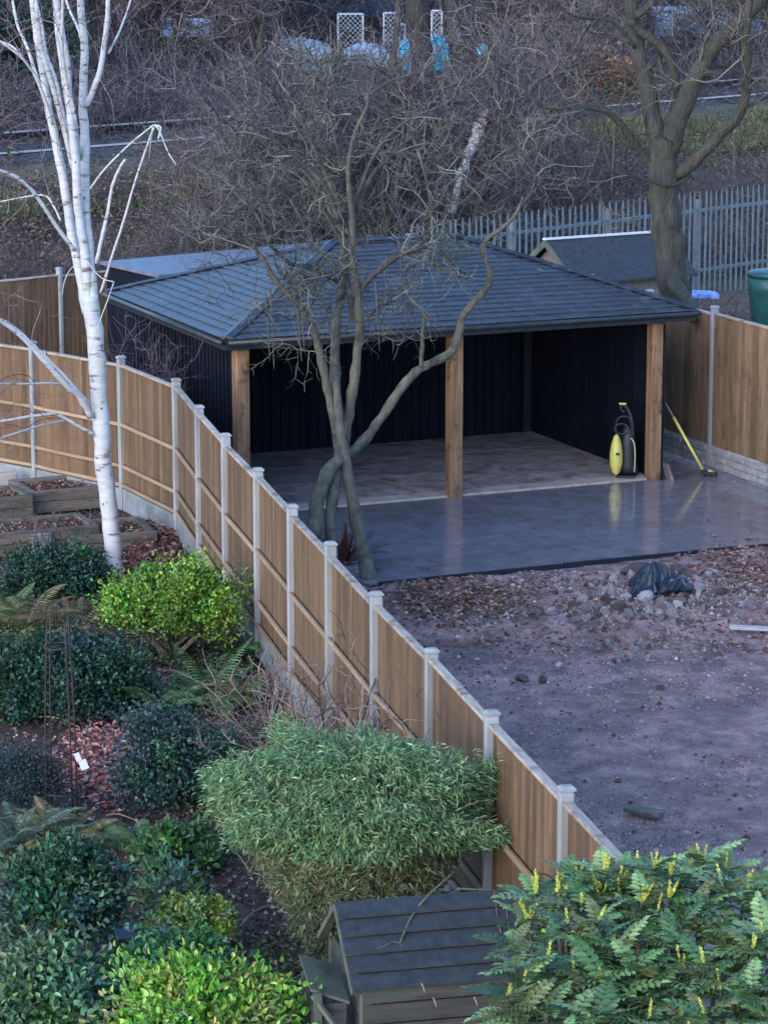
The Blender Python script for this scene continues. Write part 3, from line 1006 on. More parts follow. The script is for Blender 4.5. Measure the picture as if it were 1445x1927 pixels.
c3 = limbs(ctree, 'branch', [
    ([(672, 556), (700, 520), (735, 492), (770, 472), (806, 462)], 16, 6, -.6),
    ([(645, 540), (610, 515), (572, 500), (550, 498), (520, 472), (500, 456), (470, 440)], 12, 5, -.8),
    ([(650, 530), (620, 490), (590, 460), (560, 400), (540, 370), (505, 350)], 12, 4, .8),
    ([(664, 480), (640, 450), (600, 380), (560, 330), (500, 310), (430, 290)], 13, 4, .8),
    ([(662, 440), (680, 380), (700, 330), (740, 290), (775, 255), (785, 240)], 14, 6, .3),
    ([(775, 255), (800, 330), (812, 400), (806, 440)], 7, 4, -.4),
    ([(640, 420), (610, 350), (570, 310), (500, 250), (450, 220), (400, 160)], 12, 3, -.6),
    ([(655, 330), (640, 270), (660, 220), (670, 180)], 9, 3, .5),
    ([(690, 180), (740, 150), (800, 130), (850, 60), (900, 20)], 7, 3, .5),
    ([(664, 400), (700, 300), (760, 230), (830, 200), (880, 170)], 9, 3, -.5),
    ([(740, 290), (800, 270), (860, 280), (880, 300)], 6, 2, -.5),
    ([(480, 470), (440, 440), (400, 420), (380, 380)], 6, 2, -.3),
    ([(640, 560), (650, 520), (665, 600)], 18, 12, 0),
    ([(580, 590), (560, 560), (556, 540), (572, 524)], 6, 4, -.3),
    ([(650, 620), (690, 600), (720, 560), (760, 540)], 5, 2, -.5),
    ([(505, 455), (480, 400), (440, 350), (420, 260)], 6, 2, .6),
    ([(976, 392), (1000, 360), (1005, 320), (980, 280)], 6, 3, .2),
    ([(640, 300), (620, 220), (610, 150)], 7, 3, .3),
], yt, M_barkd, n=7, wob=.08, wf=.9)
cc_ = resample(c2[3:] + c3)
for a in cc_: a[:2] = a[3]
tw_pal = [(.07, .062, .06), (.13, .125, .105), (.24, .245, .19), (.17, .17, .14), (.045, .04, .042)]
twigs(ctree, cc_, (150, 1150, 3900), (.75, .42, .19), .010, tw_pal, curl=.38, up=.05, spread=.9, tmin=.3)
# mossy hanging twigs over the eave
mb = MB()
for x, y, l in ((500, 610, 70), (508, 600, 95), (565, 600, 60), (706, 590, 70), (560, 640, 40)):
    P = [at(x, y - 60, Y=34.0) - ct0, at(x + 4, y, Y=34.0) - ct0, at(x + 8, y + l, Y=34) - ct0]
    P, R = smoothcurve(P, [.012, .009, .004], 5)
    mb.tube(P, R, 5, .3)
mb.build('hanging_twig', M_bark, ctree, smooth=True)

# big tree right of the roof
yr = 43.2
rt0 = at(1292, 735, Y=yr); rt0.z = 0
rtree = empty('oak_tree', rt0, 0, 'tall thick-trunked bare tree forking above the right end of the roof', 'tree')
r1 = limbs(rtree, 'trunk', [([(1293, 880), (1291, 800), (1288, 700), (1284, 640), (1274, 570), (1260, 490), (1252, 420), (1248, 350), (1247, 300), (1254, 255)], 66, 54, 0)], yr, M_bark2, n=18, wob=.025)
r2 = limbs(rtree, 'limb', [
    ([(1246, 300), (1226, 215), (1212, 140), (1196, 80), (1188, 20), (1182, -60)], 40, 24, .4),
    ([(1256, 290), (1276, 220), (1310, 145), (1345, 85), (1395, 40), (1450, -25)], 48, 24, -.4),
    ([(1262, 335), (1305, 305), (1355, 252), (1392, 212), (1405, 150), (1402, 80), (1412, -20)], 28, 15, -.9),
    ([(1240, 325), (1208, 292), (1180, 250), (1160, 225), (1138, 208), (1090, 200), (1040, 205), (1000, 190)], 20, 6, -.8),
    ([(1186, 38), (1205, 60), (1240, 85), (1262, 118), (1272, 165), (1278, 190)], 18, 18, .2),
    ([(1196, 30), (1225, 5), (1240, -40)], 18, 10, .2),
    ([(1330, 120), (1370, 60), (1400, -10)], 16, 10, .6),
    ([(1405, 200), (1430, 190), (1450, 175)], 8, 6, -.2),
], yr, M_bark2, n=11, wob=.035, wf=.92)
limbs(rtree, 'cut_limb', [([(1262, 520), (1282, 552), (1296, 572), (1303, 600)], 30, 17, -2.4)], yr, M_bark2, n=9, wob=.08)
r3 = limbs(rtree, 'branch', [
    ([(1262, 170), (1240, 100), (1300, 40), (1340, 10)], 8, 4, .8),
    ([(1345, 85), (1320, 40), (1290, -10)], 9, 5, .5),
    ([(1300, 330), (1260, 350), (1200, 335), (1130, 320)], 7, 3, -.9),
    ([(1140, 208), (1100, 150), (1090, 80), (1130, 20)], 6, 3, .4),
    ([(1402, 140), (1380, 130), (1340, 120), (1320, 100)], 6, 3, .5),
    ([(1060, 202), (1020, 240), (990, 260), (985, 300)], 5, 2, .3),
    ([(1195, 90), (1150, 40), (1080, 30), (1030, -10)], 9, 4, -.7),
], yr, M_bark2, n=7, wob=.05)
rc = resample(r2 + r3)
for a in rc: a[:2] = a[2]
twigs(rtree, rc, (70, 500, 1300), (1.1, .6, .3), .016, [(.12, .10, .09), (.19, .165, .14), (.10, .085, .08)], curl=.28, up=.06, spread=.8, tmin=.35)

# broken snag with peeling pale bark
sn0 = at(862, 350, Y=56); sn0.z = float(gz(sn0.x, sn0.y))
snag = empty('broken_snag', sn0, 0, 'broken leaning dead stump with torn pale wood in the scrub behind the roof', 'tree stump')
limbs(snag, 'trunk', [([(850, 400), (862, 345), (878, 300), (893, 265), (905, 235), (922, 215)], 12, 26, 0)], 56, M_birch, n=10, wob=.18)
limbs(snag, 'torn_limb', [([(905, 240), (925, 220), (945, 200), (960, 185)], 24, 10, -.3), ([(915, 225), (900, 215), (888, 200)], 14, 5, -.2)], 56, M_bark2, n=8, wob=.2)


# generic bare trees for the background
def bare_proto(h, seed, m_, pal, nt_=(60, 700, 2200), lean=.2, stems=3, r=.09, sc=1.0):
    global rng
    rs = rng
    rng = np.random.default_rng(seed); random.seed(seed)
    root = empty('bare_tree', (0, 0, 0))
    cv = []
    for k in range(stems):
        a = random.uniform(0, 6.28)
        d = Vector((math.cos(a) * lean, math.sin(a) * lean, 1))
        P = [Vector((0, 0, -.3))]
        for j in range(6):
            d = (d + Vector((random.uniform(-.3, .3), random.uniform(-.3, .3), random.uniform(-.05, .15)))).normalized()
            P.append(P[-1] + d * h / 6.5)
        Pc, R = smoothcurve(P, [r * (1 - .13 * i) for i in range(7)], 3)
        cv.append((Pc, R))
        MB().tube(Pc, R, 7, .06).build('trunk', m_, root, smooth=True)
    base = resample(cv)
    twigs(root, base, nt_, (h * .36 * sc, h * .17 * sc, h * .08 * sc), r * .28, pal, curl=.3, up=.07, spread=.75, tmin=.15)
    rng = rs
    return root


def children(o):
    return [c for c in bpy.data.objects if c.parent == o]


def copy_tree(o, loc, rz, sc=1.0, label=None, group=None):
    c = o.copy(); C.objects.link(c)
    c.location = loc; c.rotation_euler = (0, 0, rz); c.scale = (sc, sc, sc)
    if label: c['label'] = label
    if group: c['group'] = group
    for ch in children(o):
        k = ch.copy(); C.objects.link(k); k.parent = c
        for g in children(ch):
            q = g.copy(); C.objects.link(q); q.parent = k
    return c


bpal = [(.10, .08, .085), (.16, .135, .13), (.07, .055, .065), (.20, .17, .165)]
pro = [bare_proto(4.6, 21, M_bark, bpal), bare_proto(6.5, 22, M_bark2, bpal, (70, 800, 2400), .12, 2, .13), bare_proto(3.4, 23, M_bark, [(.14, .11, .11), (.22, .19, .175), (.09, .07, .08)], (60, 700, 2000), .45, 5, .05)]
spots = [  # pixel x, distance, prototype, scale
    (250, 52, 2, .5), (350, 51, 0, .42), (455, 55, 2, .9), (520, 53, 0, .9), (600, 57, 2, 1.2), (700, 54, 0, 1.0), (770, 58, 2, 1.2), (850, 56, 0, .95),
    (950, 60, 2, 1.1), (1020, 63, 0, .9), (30, 84, 1, .9), (300, 84, 1, .9), (480, 80, 0, 1.2), (560, 98, 1, 1.0), (950, 90, 1, 1.0), (1000, 84, 0, 1.2),
    (1080, 92, 1, 1.0), (1340, 96, 0, 1.3), (1430, 92, 1, 1.0), (420, 92, 1, 1.1), (1010, 74, 2, 1.3), (180, 88, 0, 1.3)]
gl = 'bare trees in the scrub behind the carport'
where = ['between the birch and the low shed roof', 'above the low shed roof', 'above the left hip of the carport roof', 'left of the crooked tree crown', 'straight behind the crooked tree trunk', 'just right of the crooked tree crown',
         'behind the middle of the roof ridge', 'left of the broken snag', 'right of the broken snag above the palisade end', 'at the left end of the palisade fence', 'behind the birch stems beyond the rails', 'below the greenhouse roof',
         'beyond the rails right of the greenhouse', 'left of the widest lattice panel', 'beyond the turquoise tub', 'beyond the rails left of the beech bush', 'above the beech bush', 'in front of the shed at the top right',
         'in the top right corner', 'beneath the dark evergreen at the top edge', 'behind the beech bush at the bank top', 'beyond the rails between birch and greenhouse']
wordl = {0: 'grey-brown many-stemmed bare tree', 1: 'tall upright bare tree', 2: 'low spreading bare thorn bush'}
place = {True: 'in front of the railway line', False: 'in the thicket beyond the railway'}
first = {}
for i, (px, Y, k, sc) in enumerate(spots):
    X = (px - CX) / F0 * Y
    lab = wordl[k] + ' ' + where[i]
    z = float(gz(X, Y)) - .1
    if k not in first:
        first[k] = 1
        o = pro[k]; o.location = (X, Y, z); o.scale = (sc,) * 3
        tag(o, lab, 'tree', gl + ' ' + str(0) if False else None)
    else:
        o = copy_tree(pro[k], (X, Y, z), random.uniform(0, 6.28), sc)
        o['label'] = lab; o['category'] = 'tree'
    o['group'] = 'bare trees in the scrub' if True else {0: 'many-stemmed trees', 1: 'tall trees', 2: 'thorn bushes'}[k] + (' before' if Y < 66 + X else ' beyond') + ' the railway'

# thick far trunks
for nm, lab, pl, w0, w1, Y in (('far_tree', 'thick leaning brown trunk between the white trellis panels', [(796, 170), (792, 110), (786, 50), (776, -30)], 46, 40, 84),
                               ('far_tree', 'slimmer pale trunk right of the trellis panels', [(872, 130), (858, 60), (846, -20)], 26, 22, 84),
                               ('far_tree', 'dark narrow trunk in front of the middle trellis panel', [(738, 165), (742, 100), (748, 40), (750, -20)], 14, 10, 80)):
    b0 = at(*pl[0], Y=Y); b0.z = float(gz(b0.x, Y)) - .2
    t_ = empty(nm, b0, 0, lab, 'tree')
    q = limbs(t_, 'trunk', [([(pl[0][0] + 2, pl[0][1] + 45)] + pl, w0, w1, 0)], Y, M_bark2, n=10)
    twigs(t_, resample(q), (6, 24, 60), (1.6, .9, .4), .02, bpal, tmin=.3)

# scrub: brambles and canes nobody could count
def scrub(name, label, n, fy, hgt, pal, rad, K=6, curl=.35, lean=.9, thin=None, hf=None):
    r = rng
    x, y = fy(n)
    z = gz(x, y) - .1
    colx = CX + x / y * F0
    P0 = np.stack([x, y, z], 1)
    if thin is not None:
        kp = r.random(n) < thin(colx, y)
        x, y, P0, colx = x[kp], y[kp], P0[kp], colx[kp]; n = len(x)
    d = np.stack([r.normal(0, lean, n), r.normal(0, lean, n), r.uniform(.6, 1.4, n)], 1)
    L = hgt * r.uniform(.35, 1.25, n)
    if hf is not None: L = L * hf(colx, y, x)
    P = np.zeros((n, K, 3)); P[:, 0] = P0
    d = unit(d)
    for k in range(1, K):
        d = unit(d + r.normal(0, curl, (n, 3)) + np.array([0, 0, -.16]))
        P[:, k] = P[:, k - 1] + d * (L / (K - 1))[:, None]
    R = np.linspace(1, .5, K)[None, :] * (rad * r.uniform(.5, 1.3, n))[:, None]
    a = tubes_np(P, R, palette(pal, n, .25))
    s, d2 = spawn(P, n * 2, .3, .9)
    P2 = grow(s, d2, hgt * .3 * r.uniform(.5, 1.3, n * 2), 4, .35, -.02)
    R2_ = np.linspace(1, .6, 4)[None, :] * (rad * .55 * r.uniform(.6, 1.3, n * 2))[:, None]
    b = tubes_np(P2, R2_, palette(pal, n * 2, .25))
    Vv, Fq, cc = joinmesh([a, b])
    o = link(name, npmesh(name, Vv, Fq, cc, True), mat=M_twig)
    return tag(o, label, 'scrub', kind='stuff')


def band(s0, s1, xw=1.15, clump=.5):
    def f(n):
        m = n * 3
        s = rng.uniform(s0, s1, m); px = rng.uniform(-80, 1530, m)
        # along the ray of the column px, find the distance on which rail_s = s
        k = (px - CX) / F0
        Y = (s * 1.4142 + 70.2) / (1 - k)
        X = k * Y
        keep = (vnoise(X, Y, .55) + .5 > clump * rng.random(m)) & (Y > 47.5)
        X, Y = X[keep][:n], Y[keep][:n]
        if len(X) < n:
            q = rng.integers(0, len(X), n - len(X)); X = np.concatenate([X, X[q]]); Y = np.concatenate([Y, Y[q]])
        return X, Y
    return f


brown = [(.12, .08, .08), (.08, .055, .062), (.18, .14, .13), (.055, .04, .047), (.14, .095, .115)]
scrub('bramble_thicket', 'tangled purple-brown brambles on the bank in front of the railway', 9000, band(-13, -1.2), 1.35, brown, .010, hf=lambda c, y, x: np.where(((c < 430) | (c > 1090)) & (rail_s(x, y) > -8), .28, 1))
scrub('dry_thicket', 'grey leafless thicket beyond the railway line', 9000, band(2.3, 16), 2.0, [(.11, .095, .10), (.07, .06, .07), (.17, .145, .145), (.05, .042, .052)], .015, thin=lambda c, y: np.where(((c > 290) & (c < 410)) & (y < 88), .3, 1) * np.where((c > 610) & (c < 850), .02, np.where((c > 540) & (c < 930), .35, 1)))
scrub('far_hedge', 'dark bare hedge mass at the top behind the thicket', 7000, band(16, 34), 3.6, [(.08, .075, .085), (.055, .05, .062), (.12, .11, .11)], .024, lean=.6)


def nearpal(n):
    px = rng.uniform(1285, 1560, n); Y = rng.uniform(48.5, 54, n)
    return (px - CX) / F0 * Y, Y


scrub('weedy_scrub', 'straggly bare weeds in front of the right part of the palisade fence', 900, nearpal, 1.1, brown + [(.26, .22, .19)], .009, lean=.5)


def scatter_leaves(name, label, x, y, z, L, W, pal, cat='leaves', flat=.35, parent=None, mt=None, shape='pt'):
    n = len(x)
    P = np.stack([x, y, z], 1)
    a = rng.uniform(0, 6.28, n)
    D = np.stack([np.cos(a), np.sin(a), rng.normal(0, .25, n)], 1)
    Nn = np.stack([rng.normal(0, flat, n), rng.normal(0, flat, n), np.ones(n)], 1)
    Vv, Fq, cc = leaves_np(P, D, Nn, L, W, pal, shape=shape)
    o = link(name, npmesh(name, Vv, Fq, cc), parent, mat=mt or M_dead)
    return tag(o, label, cat, kind='stuff')


# dead leaves and grass on the bank
n = 42000
s_ = rng.uniform(-13, -1.6, n); px = rng.uniform(-80, 1530, n); k_ = (px - CX) / F0
Yy = (s_ * 1.4142 + 70.2) / (1 - k_); Xx = k_ * Yy
scatter_leaves('bank_leaf_litter', 'brown leaf litter caught among the brambles on the bank', Xx, Yy, gz(Xx, Yy) + np.abs(rng.normal(0, .25, n)), .08, .055,
               [(.13, .08, .065), (.19, .12, .09), (.08, .055, .055), (.10, .11, .06), (.24, .16, .12)], flat=.8)
n = 16000
px = rng.uniform(-60, 1500, n); s_ = rng.uniform(-4.5, -.6, n); k_ = (px - CX) / F0
Yy = (s_ * 1.4142 + 70.2) / (1 - k_); Xx = k_ * Yy
kp = vnoise(Xx, Yy, .22) > -.02
Xx, Yy = Xx[kp], Yy[kp]; n = len(Xx)
P = np.stack([Xx, Yy, gz(Xx, Yy) - .05], 1)
D = np.stack([rng.normal(0, .5, n), rng.normal(0, .5, n), np.ones(n)], 1)
Vv, Fq, cc = leaves_np(P, D, rng.normal(0, 1, (n, 3)), .32, .03, [(.16, .19, .07), (.22, .24, .10), (.28, .27, .15), (.1, .13, .05)])
tag(link('bank_grass', npmesh('bank_grass', Vv, Fq, cc), mat=M_leaf), 'patches of rough green grass along the top of the bank', 'grass', kind='stuff')


# dark evergreen mass at the far left and top
def blob_bush(name, label, c, rad, n, L, W, pal, cat='shrub', clumps=40, cr=.35, shape='pt', m=None, group=None, shell=(.55, 1.0), up=.3, stems=6,
              fold=.25, base=None, squash_low=True, var=.22, dirm=None):
    """leafy shrub: leaves round clump centres near the surface of an uneven ellipsoid, on stems from its foot"""
    c = np.array(c, float); rad = np.array(rad, float)
    g0 = Vector((c[0], c[1], 0 if base is None else base))
    root = empty(name, g0, 0, label, cat, group)
    th = rng.normal(0, 1, (clumps, 3)); th = unit(th)
    th[:, 2] = np.abs(th[:, 2]) * 1.15 - .25
    th = unit(th)
    cs = th * rng.uniform(shell[0], shell[1], (clumps, 1)) * rad * rng.uniform(.74, 1.2, (clumps, 1))
    ci = rng.integers(0, clumps, n)
    crv = rng.uniform(.6, 1.5, clumps)[ci][:, None]
    off = rng.normal(0, 1, (n, 3)) * cr * rad.mean() * .5 * crv
    P = cs[ci] + off
    outw = unit(P / rad)
    P = P + c - np.array(g0)
    P[:, 2] = np.maximum(P[:, 2], .02 - (0 if base is None else 0))
    D = outw * .7 + rng.normal(0, .6, (n, 3)) + np.array([0, 0, up])
    if dirm is not None: D = dirm(P, outw)
    Nn = outw + rng.normal(0, .45, (n, 3)) + np.array([0, 0, .6])
    Vv, Fq, cc = leaves_np(P, D, Nn, L, W, pal, fold=fold, shape=shape, var=var)
    ct = np.stack([rng.normal(.98, .12, clumps), rng.normal(1, .14, clumps), rng.normal(1, .25, clumps)], 1).clip(.5, 1.6)
    cc = cc * np.repeat(ct[ci], 4 if shape == 'pt' else 6, axis=0)
    o = link('foliage', npmesh('foliage', Vv, Fq, cc), root, mat=m or M_leaf)
    o['kind'] = 'stuff'
    if stems:
        S0 = np.zeros((stems, 3)); S0[:, :2] = rng.normal(0, .06, (stems, 2))
        T = cs[rng.integers(0, clumps, stems)] + c - np.array(g0)
        K = 5
        t = np.linspace(0, 1, K)[None, :, None]
        Pp = S0[:, None, :] * (1 - t) + T[:, None, :] * t + rng.normal(0, .03, (stems, K, 3))
        R = np.linspace(1, .4, K)[None, :] * (.018 + .012 * rng.random(stems))[:, None]
        Vv, Fq, cc = tubes_np(Pp, R, palette([(.12, .09, .07), (.2, .17, .13)], stems), 5)
        o = link('stems', npmesh('stems', Vv, Fq, cc, True), root, mat=M_twig)
    return root


for px, Y, z, rr, lab in ((20, 76, 3.6, (2.2, 1.5, 1.6), 'dark evergreen bush beyond the railway at the far left'),):
    p = at(px, 140, Y=Y)
    blob_bush('evergreen_bush', lab, (p.x, Y, p.z), rr, 9000, .16, .1, [(.02, .05, .035), (.03, .07, .05), (.015, .035, .03)], base=float(gz(p.x, Y)), clumps=60)
p = at(420, -10, Y=97)
blob_bush('evergreen_bush', 'dark evergreen tree at the top edge left of the trellis', (p.x, 97, p.z + .3), (3.0, 1.5, 1.4), 9000, .2, .12, [(.02, .045, .04), (.03, .06, .05), (.02, .03, .035)], base=3.3, clumps=60)
# bronze leaves clinging to a low beech in the scrub
p = at(1150, 170, Y=66)
blob_bush('beech_bush', 'low bush with clinging orange-brown dead leaves left of the tall tree', (p.x, 66, p.z), (1.1, .8, .9), 1500, .12, .08, [(.24, .12, .07), (.32, .17, .1), (.16, .09, .07)], base=float(gz(p.x, 66)), clumps=30, m=M_dead)

# ------------------------------------------------------------------ far garden things beyond the railway
def trellis(px0, py0, px1, py1, Y, label):
    a, b = at(px0, py1, Y=Y), at(px1, py0, Y=Y)
    wdt, hgt = b.x - a.x, b.z - a.z
    root = empty('trellis_panel', (a.x, Y, a.z), 0, label, 'trellis')
    mb = MB()
    st = .15
    k = -hgt
    while k < wdt:
        x0, z0 = max(k, 0), max(-k, 0)
        x1 = min(k + hgt, wdt); z1 = x1 - k
        if x1 > x0 + .02: mb.bar((x0, 0, z0), (x1, 0, z1), .012, .058, up=(0, 1, 0))
        if x1 > x0 + .02: mb.bar((wdt - x0, .014, z0), (wdt - x1, .014, z1), .012, .058, up=(0, 1, 0))
        k += st
    o = mb.build('lattice', M_white, root); o['kind'] = 'stuff'
    for x in (0, wdt):
        MB().box((x, 0, (hgt - 1.2) / 2), (.05, .05, hgt + 1.2)).build('frame', M_white, root)
    MB().box((wdt / 2, 0, hgt), (wdt, .05, .05)).build('frame', M_white, root)


trellis(636, 26, 683, 88, 90, 'widest white lattice panel, left of the dark trunk')
trellis(722, 24, 748, 102, 90, 'tall narrow white lattice panel behind the dark trunk')
trellis(750, 45, 762, 100, 90.4, 'thinnest white lattice panel just right of the dark trunk')
trellis(812, 20, 831, 72, 90, 'short white lattice panel right of the thick brown trunk')


def tarp(name, label, px, py, wpx, hpx, Y, m, cat='tarpaulin', depth=.5, amp=.07, toground=True):
    p = at(px, py, Y=Y); s = Y / F0
    nx, nz = 16, 14
    g0 = float(gz(p.x, Y)) if toground else p.z - hpx * s / 2
    top = p.z + hpx * s / 2
    mb = MB()
    for j in range(nz):
        for i in range(nx):
            u, v = i / (nx - 1) * 2 - 1, j / (nz - 1)
            a = v * math.pi * .95
            z = g0 + (top - g0) * math.sin(a) ** .5 * (1 - .28 * u * u)
            y = -math.cos(a) * depth
            mb.v.append(Vector((u * wpx * s / 2 * (1 + .06 * math.sin(5 * v)), y + random.uniform(-amp, amp) * .5, z - g0 + random.uniform(-amp, amp) * .6)))
    for j in range(nz - 1):
        for i in range(nx - 1):
            b = j * nx + i
            mb.f.append((b, b + 1, b + nx + 1, b + nx))
    o = mb.build(name, m, smooth=False, loc=(p.x, Y, g0))
    sm = o.modifiers.new('thickness', 'SOLIDIFY'); sm.thickness = .012
    return tag(o, label, cat)


tarp('tarpaulin', 'bright cyan tarpaulin between the two middle far trunks', 768, 103, 46, 58, 86, M_cyan)
tarp('tarpaulin', 'smaller cyan tarpaulin beneath the short lattice panel', 822, 94, 40, 56, 86.5, M_cyan)
tarp('plastic_tub', 'tiny turquoise tub alone right of the tarpaulins', 908, 92, 20, 18, 80, M_cyan, 'tub', .15, .01, False)
tarp('tarpaulin', 'pale blue cover low beneath the widest lattice panel', 690, 112, 80, 60, 87, M_pale)
tarp('tarpaulin', 'pale lilac cover left of the widest lattice panel', 560, 100, 120, 56, 85, M_pale)
# greenhouse-like pale roof and garden sheds
def farshed(name, label, px0, px1, pyr, pye, Y, mroof, mwall, cat='shed', dep=2.0, flip=1):
    a, b = at(px0, pye, Y=Y), at(px1, pye, Y=Y)
    zr = at(px0, pyr, Y=Y + dep / 2).z
    g = float(gz(a.x, Y)) - .3
    root = empty(name, (a.x, Y, g), 0, label, cat)
    wdt = b.x - a.x; ze = a.z - g; zr -= g
    MB().box((wdt / 2, dep / 2, ze / 2), (wdt - .2, dep - .2, ze)).build('wall', mwall, root)
    mb = MB()
    mb.prism([Vector((0, -.1, ze)), Vector((0, dep / 2, zr)), Vector((0, dep + .1, ze)), Vector((0, dep + .1, ze - .06)), Vector((0, dep / 2, zr - .06)), Vector((0, -.1, ze - .06))], (wdt, 0, 0))
    mb.build('roof', mroof, root)
    return root


farshed('greenhouse', 'pale greenhouse roof half hidden in the thicket upper left', 300, 402, 34, 66, 88, M_pale, M_dwood, 'greenhouse')
farshed('garden_shed', 'grey-blue roofed shed behind the lattice panels', 596, 752, 6, 30, 96, M_felt, M_dwood)
farshed('garden_shed', 'blue-grey roofed shed at the top right behind the tree', 1232, 1470, 12, 66, 98, M_pale, M_felt)

# playhouse behind the carport
ra, rb = at(1027, 451, z=2.45), at(1236, 437, z=2.45)
dv = rb - ra; dv.z = 0; wl = dv.length
ph = empty('playhouse', (ra.x, ra.y, .35), math.atan2(dv.y, dv.x), 'small felt-roofed playhouse with pale barge boards behind the carport roof', 'playhouse')
RZ = 2.45 - .35; hw = .95; EZ = RZ - .62
MB().box((wl / 2 + .1, 0, (EZ) / 2), (wl - .1, hw * 2 - .35, EZ)).build('wall', M_shedwall, ph)
mb = MB().prism([Vector((.12, -hw + .2, EZ)), Vector((.12, 0, RZ - .08)), Vector((.12, hw - .2, EZ))], (.04, 0, 0)); mb.build('gable', M_shedwall, ph)
for s in (-1, 1):
    mb = MB().prism([Vector((0, 0, RZ)), Vector((0, s * hw, EZ)), Vector((0, s * hw, EZ - .03)), Vector((0, 0, RZ - .035))], (wl + .2, 0, 0)); mb.build('roof_felt', M_felt, ph)
    mb = MB().prism([Vector((-.03, s * .002, RZ + .01)), Vector((-.03, s * (hw + .02), EZ - .01)), Vector((-.03, s * (hw + .02), EZ - .13)), Vector((-.03, s * .002, RZ - .12))], (.028, 0, 0)); mb.build('barge_board', M_bwood, ph)
MB().box((wl / 2 + .06, 0, RZ + .012), (wl + .2, .09, .03)).build('ridge_cap', M_white, ph)

# low flat shed behind the carport's left end
a = at(187, 492, z=2.3); b = at(640, 452, z=2.3)
dv = (b - a); dv.z = 0; wl = dv.length
fs = empty('low_shed', (a.x, a.y, 0), math.atan2(dv.y, dv.x), 'low shed with wet grey felt roof behind the left end of the carport', 'shed')
MB().box((wl / 2, -.85, 1.1), (wl - .15, 1.5, 2.2)).build('wall', M_black, fs)
mb = MB().prism([Vector((0, -1.75, 2.26)), Vector((0, 0, 2.30)), Vector((0, 0, 2.25)), Vector((0, -1.75, 2.21))], (wl, 0, 0)); mb.build('roof', material('wet_felt', (.08, .09, .12), (.18, .19, .23), .45, 6, .4, 80, .003), fs)
MB().box((wl / 2, .03, 2.26), (wl, .03, .1)).build('fascia_board', M_dwood, fs)

# water butt and blue tarp right
wb = at(1452, 588, Y=50)
bt_ = empty('water_butt', (wb.x, 50, .45), 0, 'teal plastic water butt behind the side fence at the right edge', 'water butt')
MB().lathe([(.34, 0), (.36, .25), (.39, .55), (.42, .85), (.44, 1.1)], (0, 0, 0), 20).build('barrel', M_grn, bt_, smooth=True)
MB().lathe([(.46, 1.09), (.47, 1.15), (.40, 1.19), (.1, 1.22)], (0, 0, 0), 20).build('lid', M_grn, bt_, smooth=True)
tarp('blue_sheet', 'crumpled blue plastic sheet behind the start of the side fence', 1318, 553, 60, 9, 44.5, M_blue, depth=.3, amp=.025, toground=False)
# ------------------------------------------------------------------ things round the carport
pw0 = at(1170, 897, z=.045)
pw = empty('pressure_washer', pw0, -.12, 'yellow and black pressure washer standing by the right oak post', 'pressure washer')
mb = MB()
mb.lathe([(.02, .0), (.125, .02), (.125, .12), (.11, .35), (.10, .5), (.085, .62), (.05, .68)], (.07, .04, .04), 14); mb.build('body', M_blk, pw, smooth=True)
# yellow front shell, an upright leaf-shaped shield
mb = MB(); prof = [(.02, .05, .03), (.10, .09, .08), (.15, .12, .20), (.15, .13, .36), (.12, .11, .48), (.07, .05, .58), (.02, .03, .62)]
for (hw_, dp, z) in prof:
    for k in range(9):
        t = math.pi * k / 8
        mb.v.append(Vector((-.085 - math.cos(t) * hw_ * .62, -.06 - math.sin(t) * dp, z)))
for j in range(len(prof) - 1):
    for k in range(8):
        b = j * 9 + k; mb.f.append((b, b + 1, b + 10, b + 9))
o = mb.build('front_shell', M_yel, pw, smooth=True); sm = o.modifiers.new('t', 'SOLIDIFY'); sm.thickness = .012
MB().box((-.06, -.195, .36), (.05, .02, .03)).build('switch', M_blk, pw)
P, R = smoothcurve([(-.09, .06, .6), (-.1, .07, .75), (-.04, .07, .84), (.06, .07, .84), (.1, .07, .76), (.1, .07, .6)], .014, 4)
MB().tube(P, R, 8).build('carry_handle', M_blk, pw, smooth=True)
P, R = smoothcurve([(.13, .03, .30), (.14, .0, .6), (.11, .0, .85), (.04, .0, 1.0), (-.03, 0, 1.03), (-.03, 0, .96), (.02, 0, .92)], [.018, .02, .024, .026, .024, .02, .016], 4)
l_ = MB().tube(P, R, 8).build('spray_gun', M_blk, pw, smooth=True)
MB().box((-.01, -.01, 1.045), (.10, .035, .02)).build('trigger_guard', M_yel, l_)
P, R = smoothcurve([(.17, -.06, .08), (.18, -.08, .3), (.165, -.07, .48), (.12, -.05, .56), (.1, 0, .5)], .011, 4)
MB().tube(P, R, 6).build('lance', material('yellow_grey_lance', (.4, .4, .2), (.5, .5, .3), .4), pw, smooth=True)
hs = MB()
P = [Vector((-.02 + .095 * math.cos(t * .5), -.09 + .01 * math.sin(t), .70 + .075 * math.sin(t * .5))) for t in range(0, 38)]
hs.tube(P, .012, 6); hs.build('hose', M_blk, pw, smooth=True)
for s in (-1, 1):
    wv = MB().lathe([(.02, -.02), (.09, -.02), (.095, 0), (.09, .02), (.02, .02)], (0, 0, 0), 14, Matrix.Rotation(math.pi / 2, 3, 'Y')); wv.build('wheel', M_blk, pw, loc=(.06 + s * .125, .1, .095))
MB().box((.05, -.06, .02), (.26, .16, .035)).build('foot', M_blk, pw)

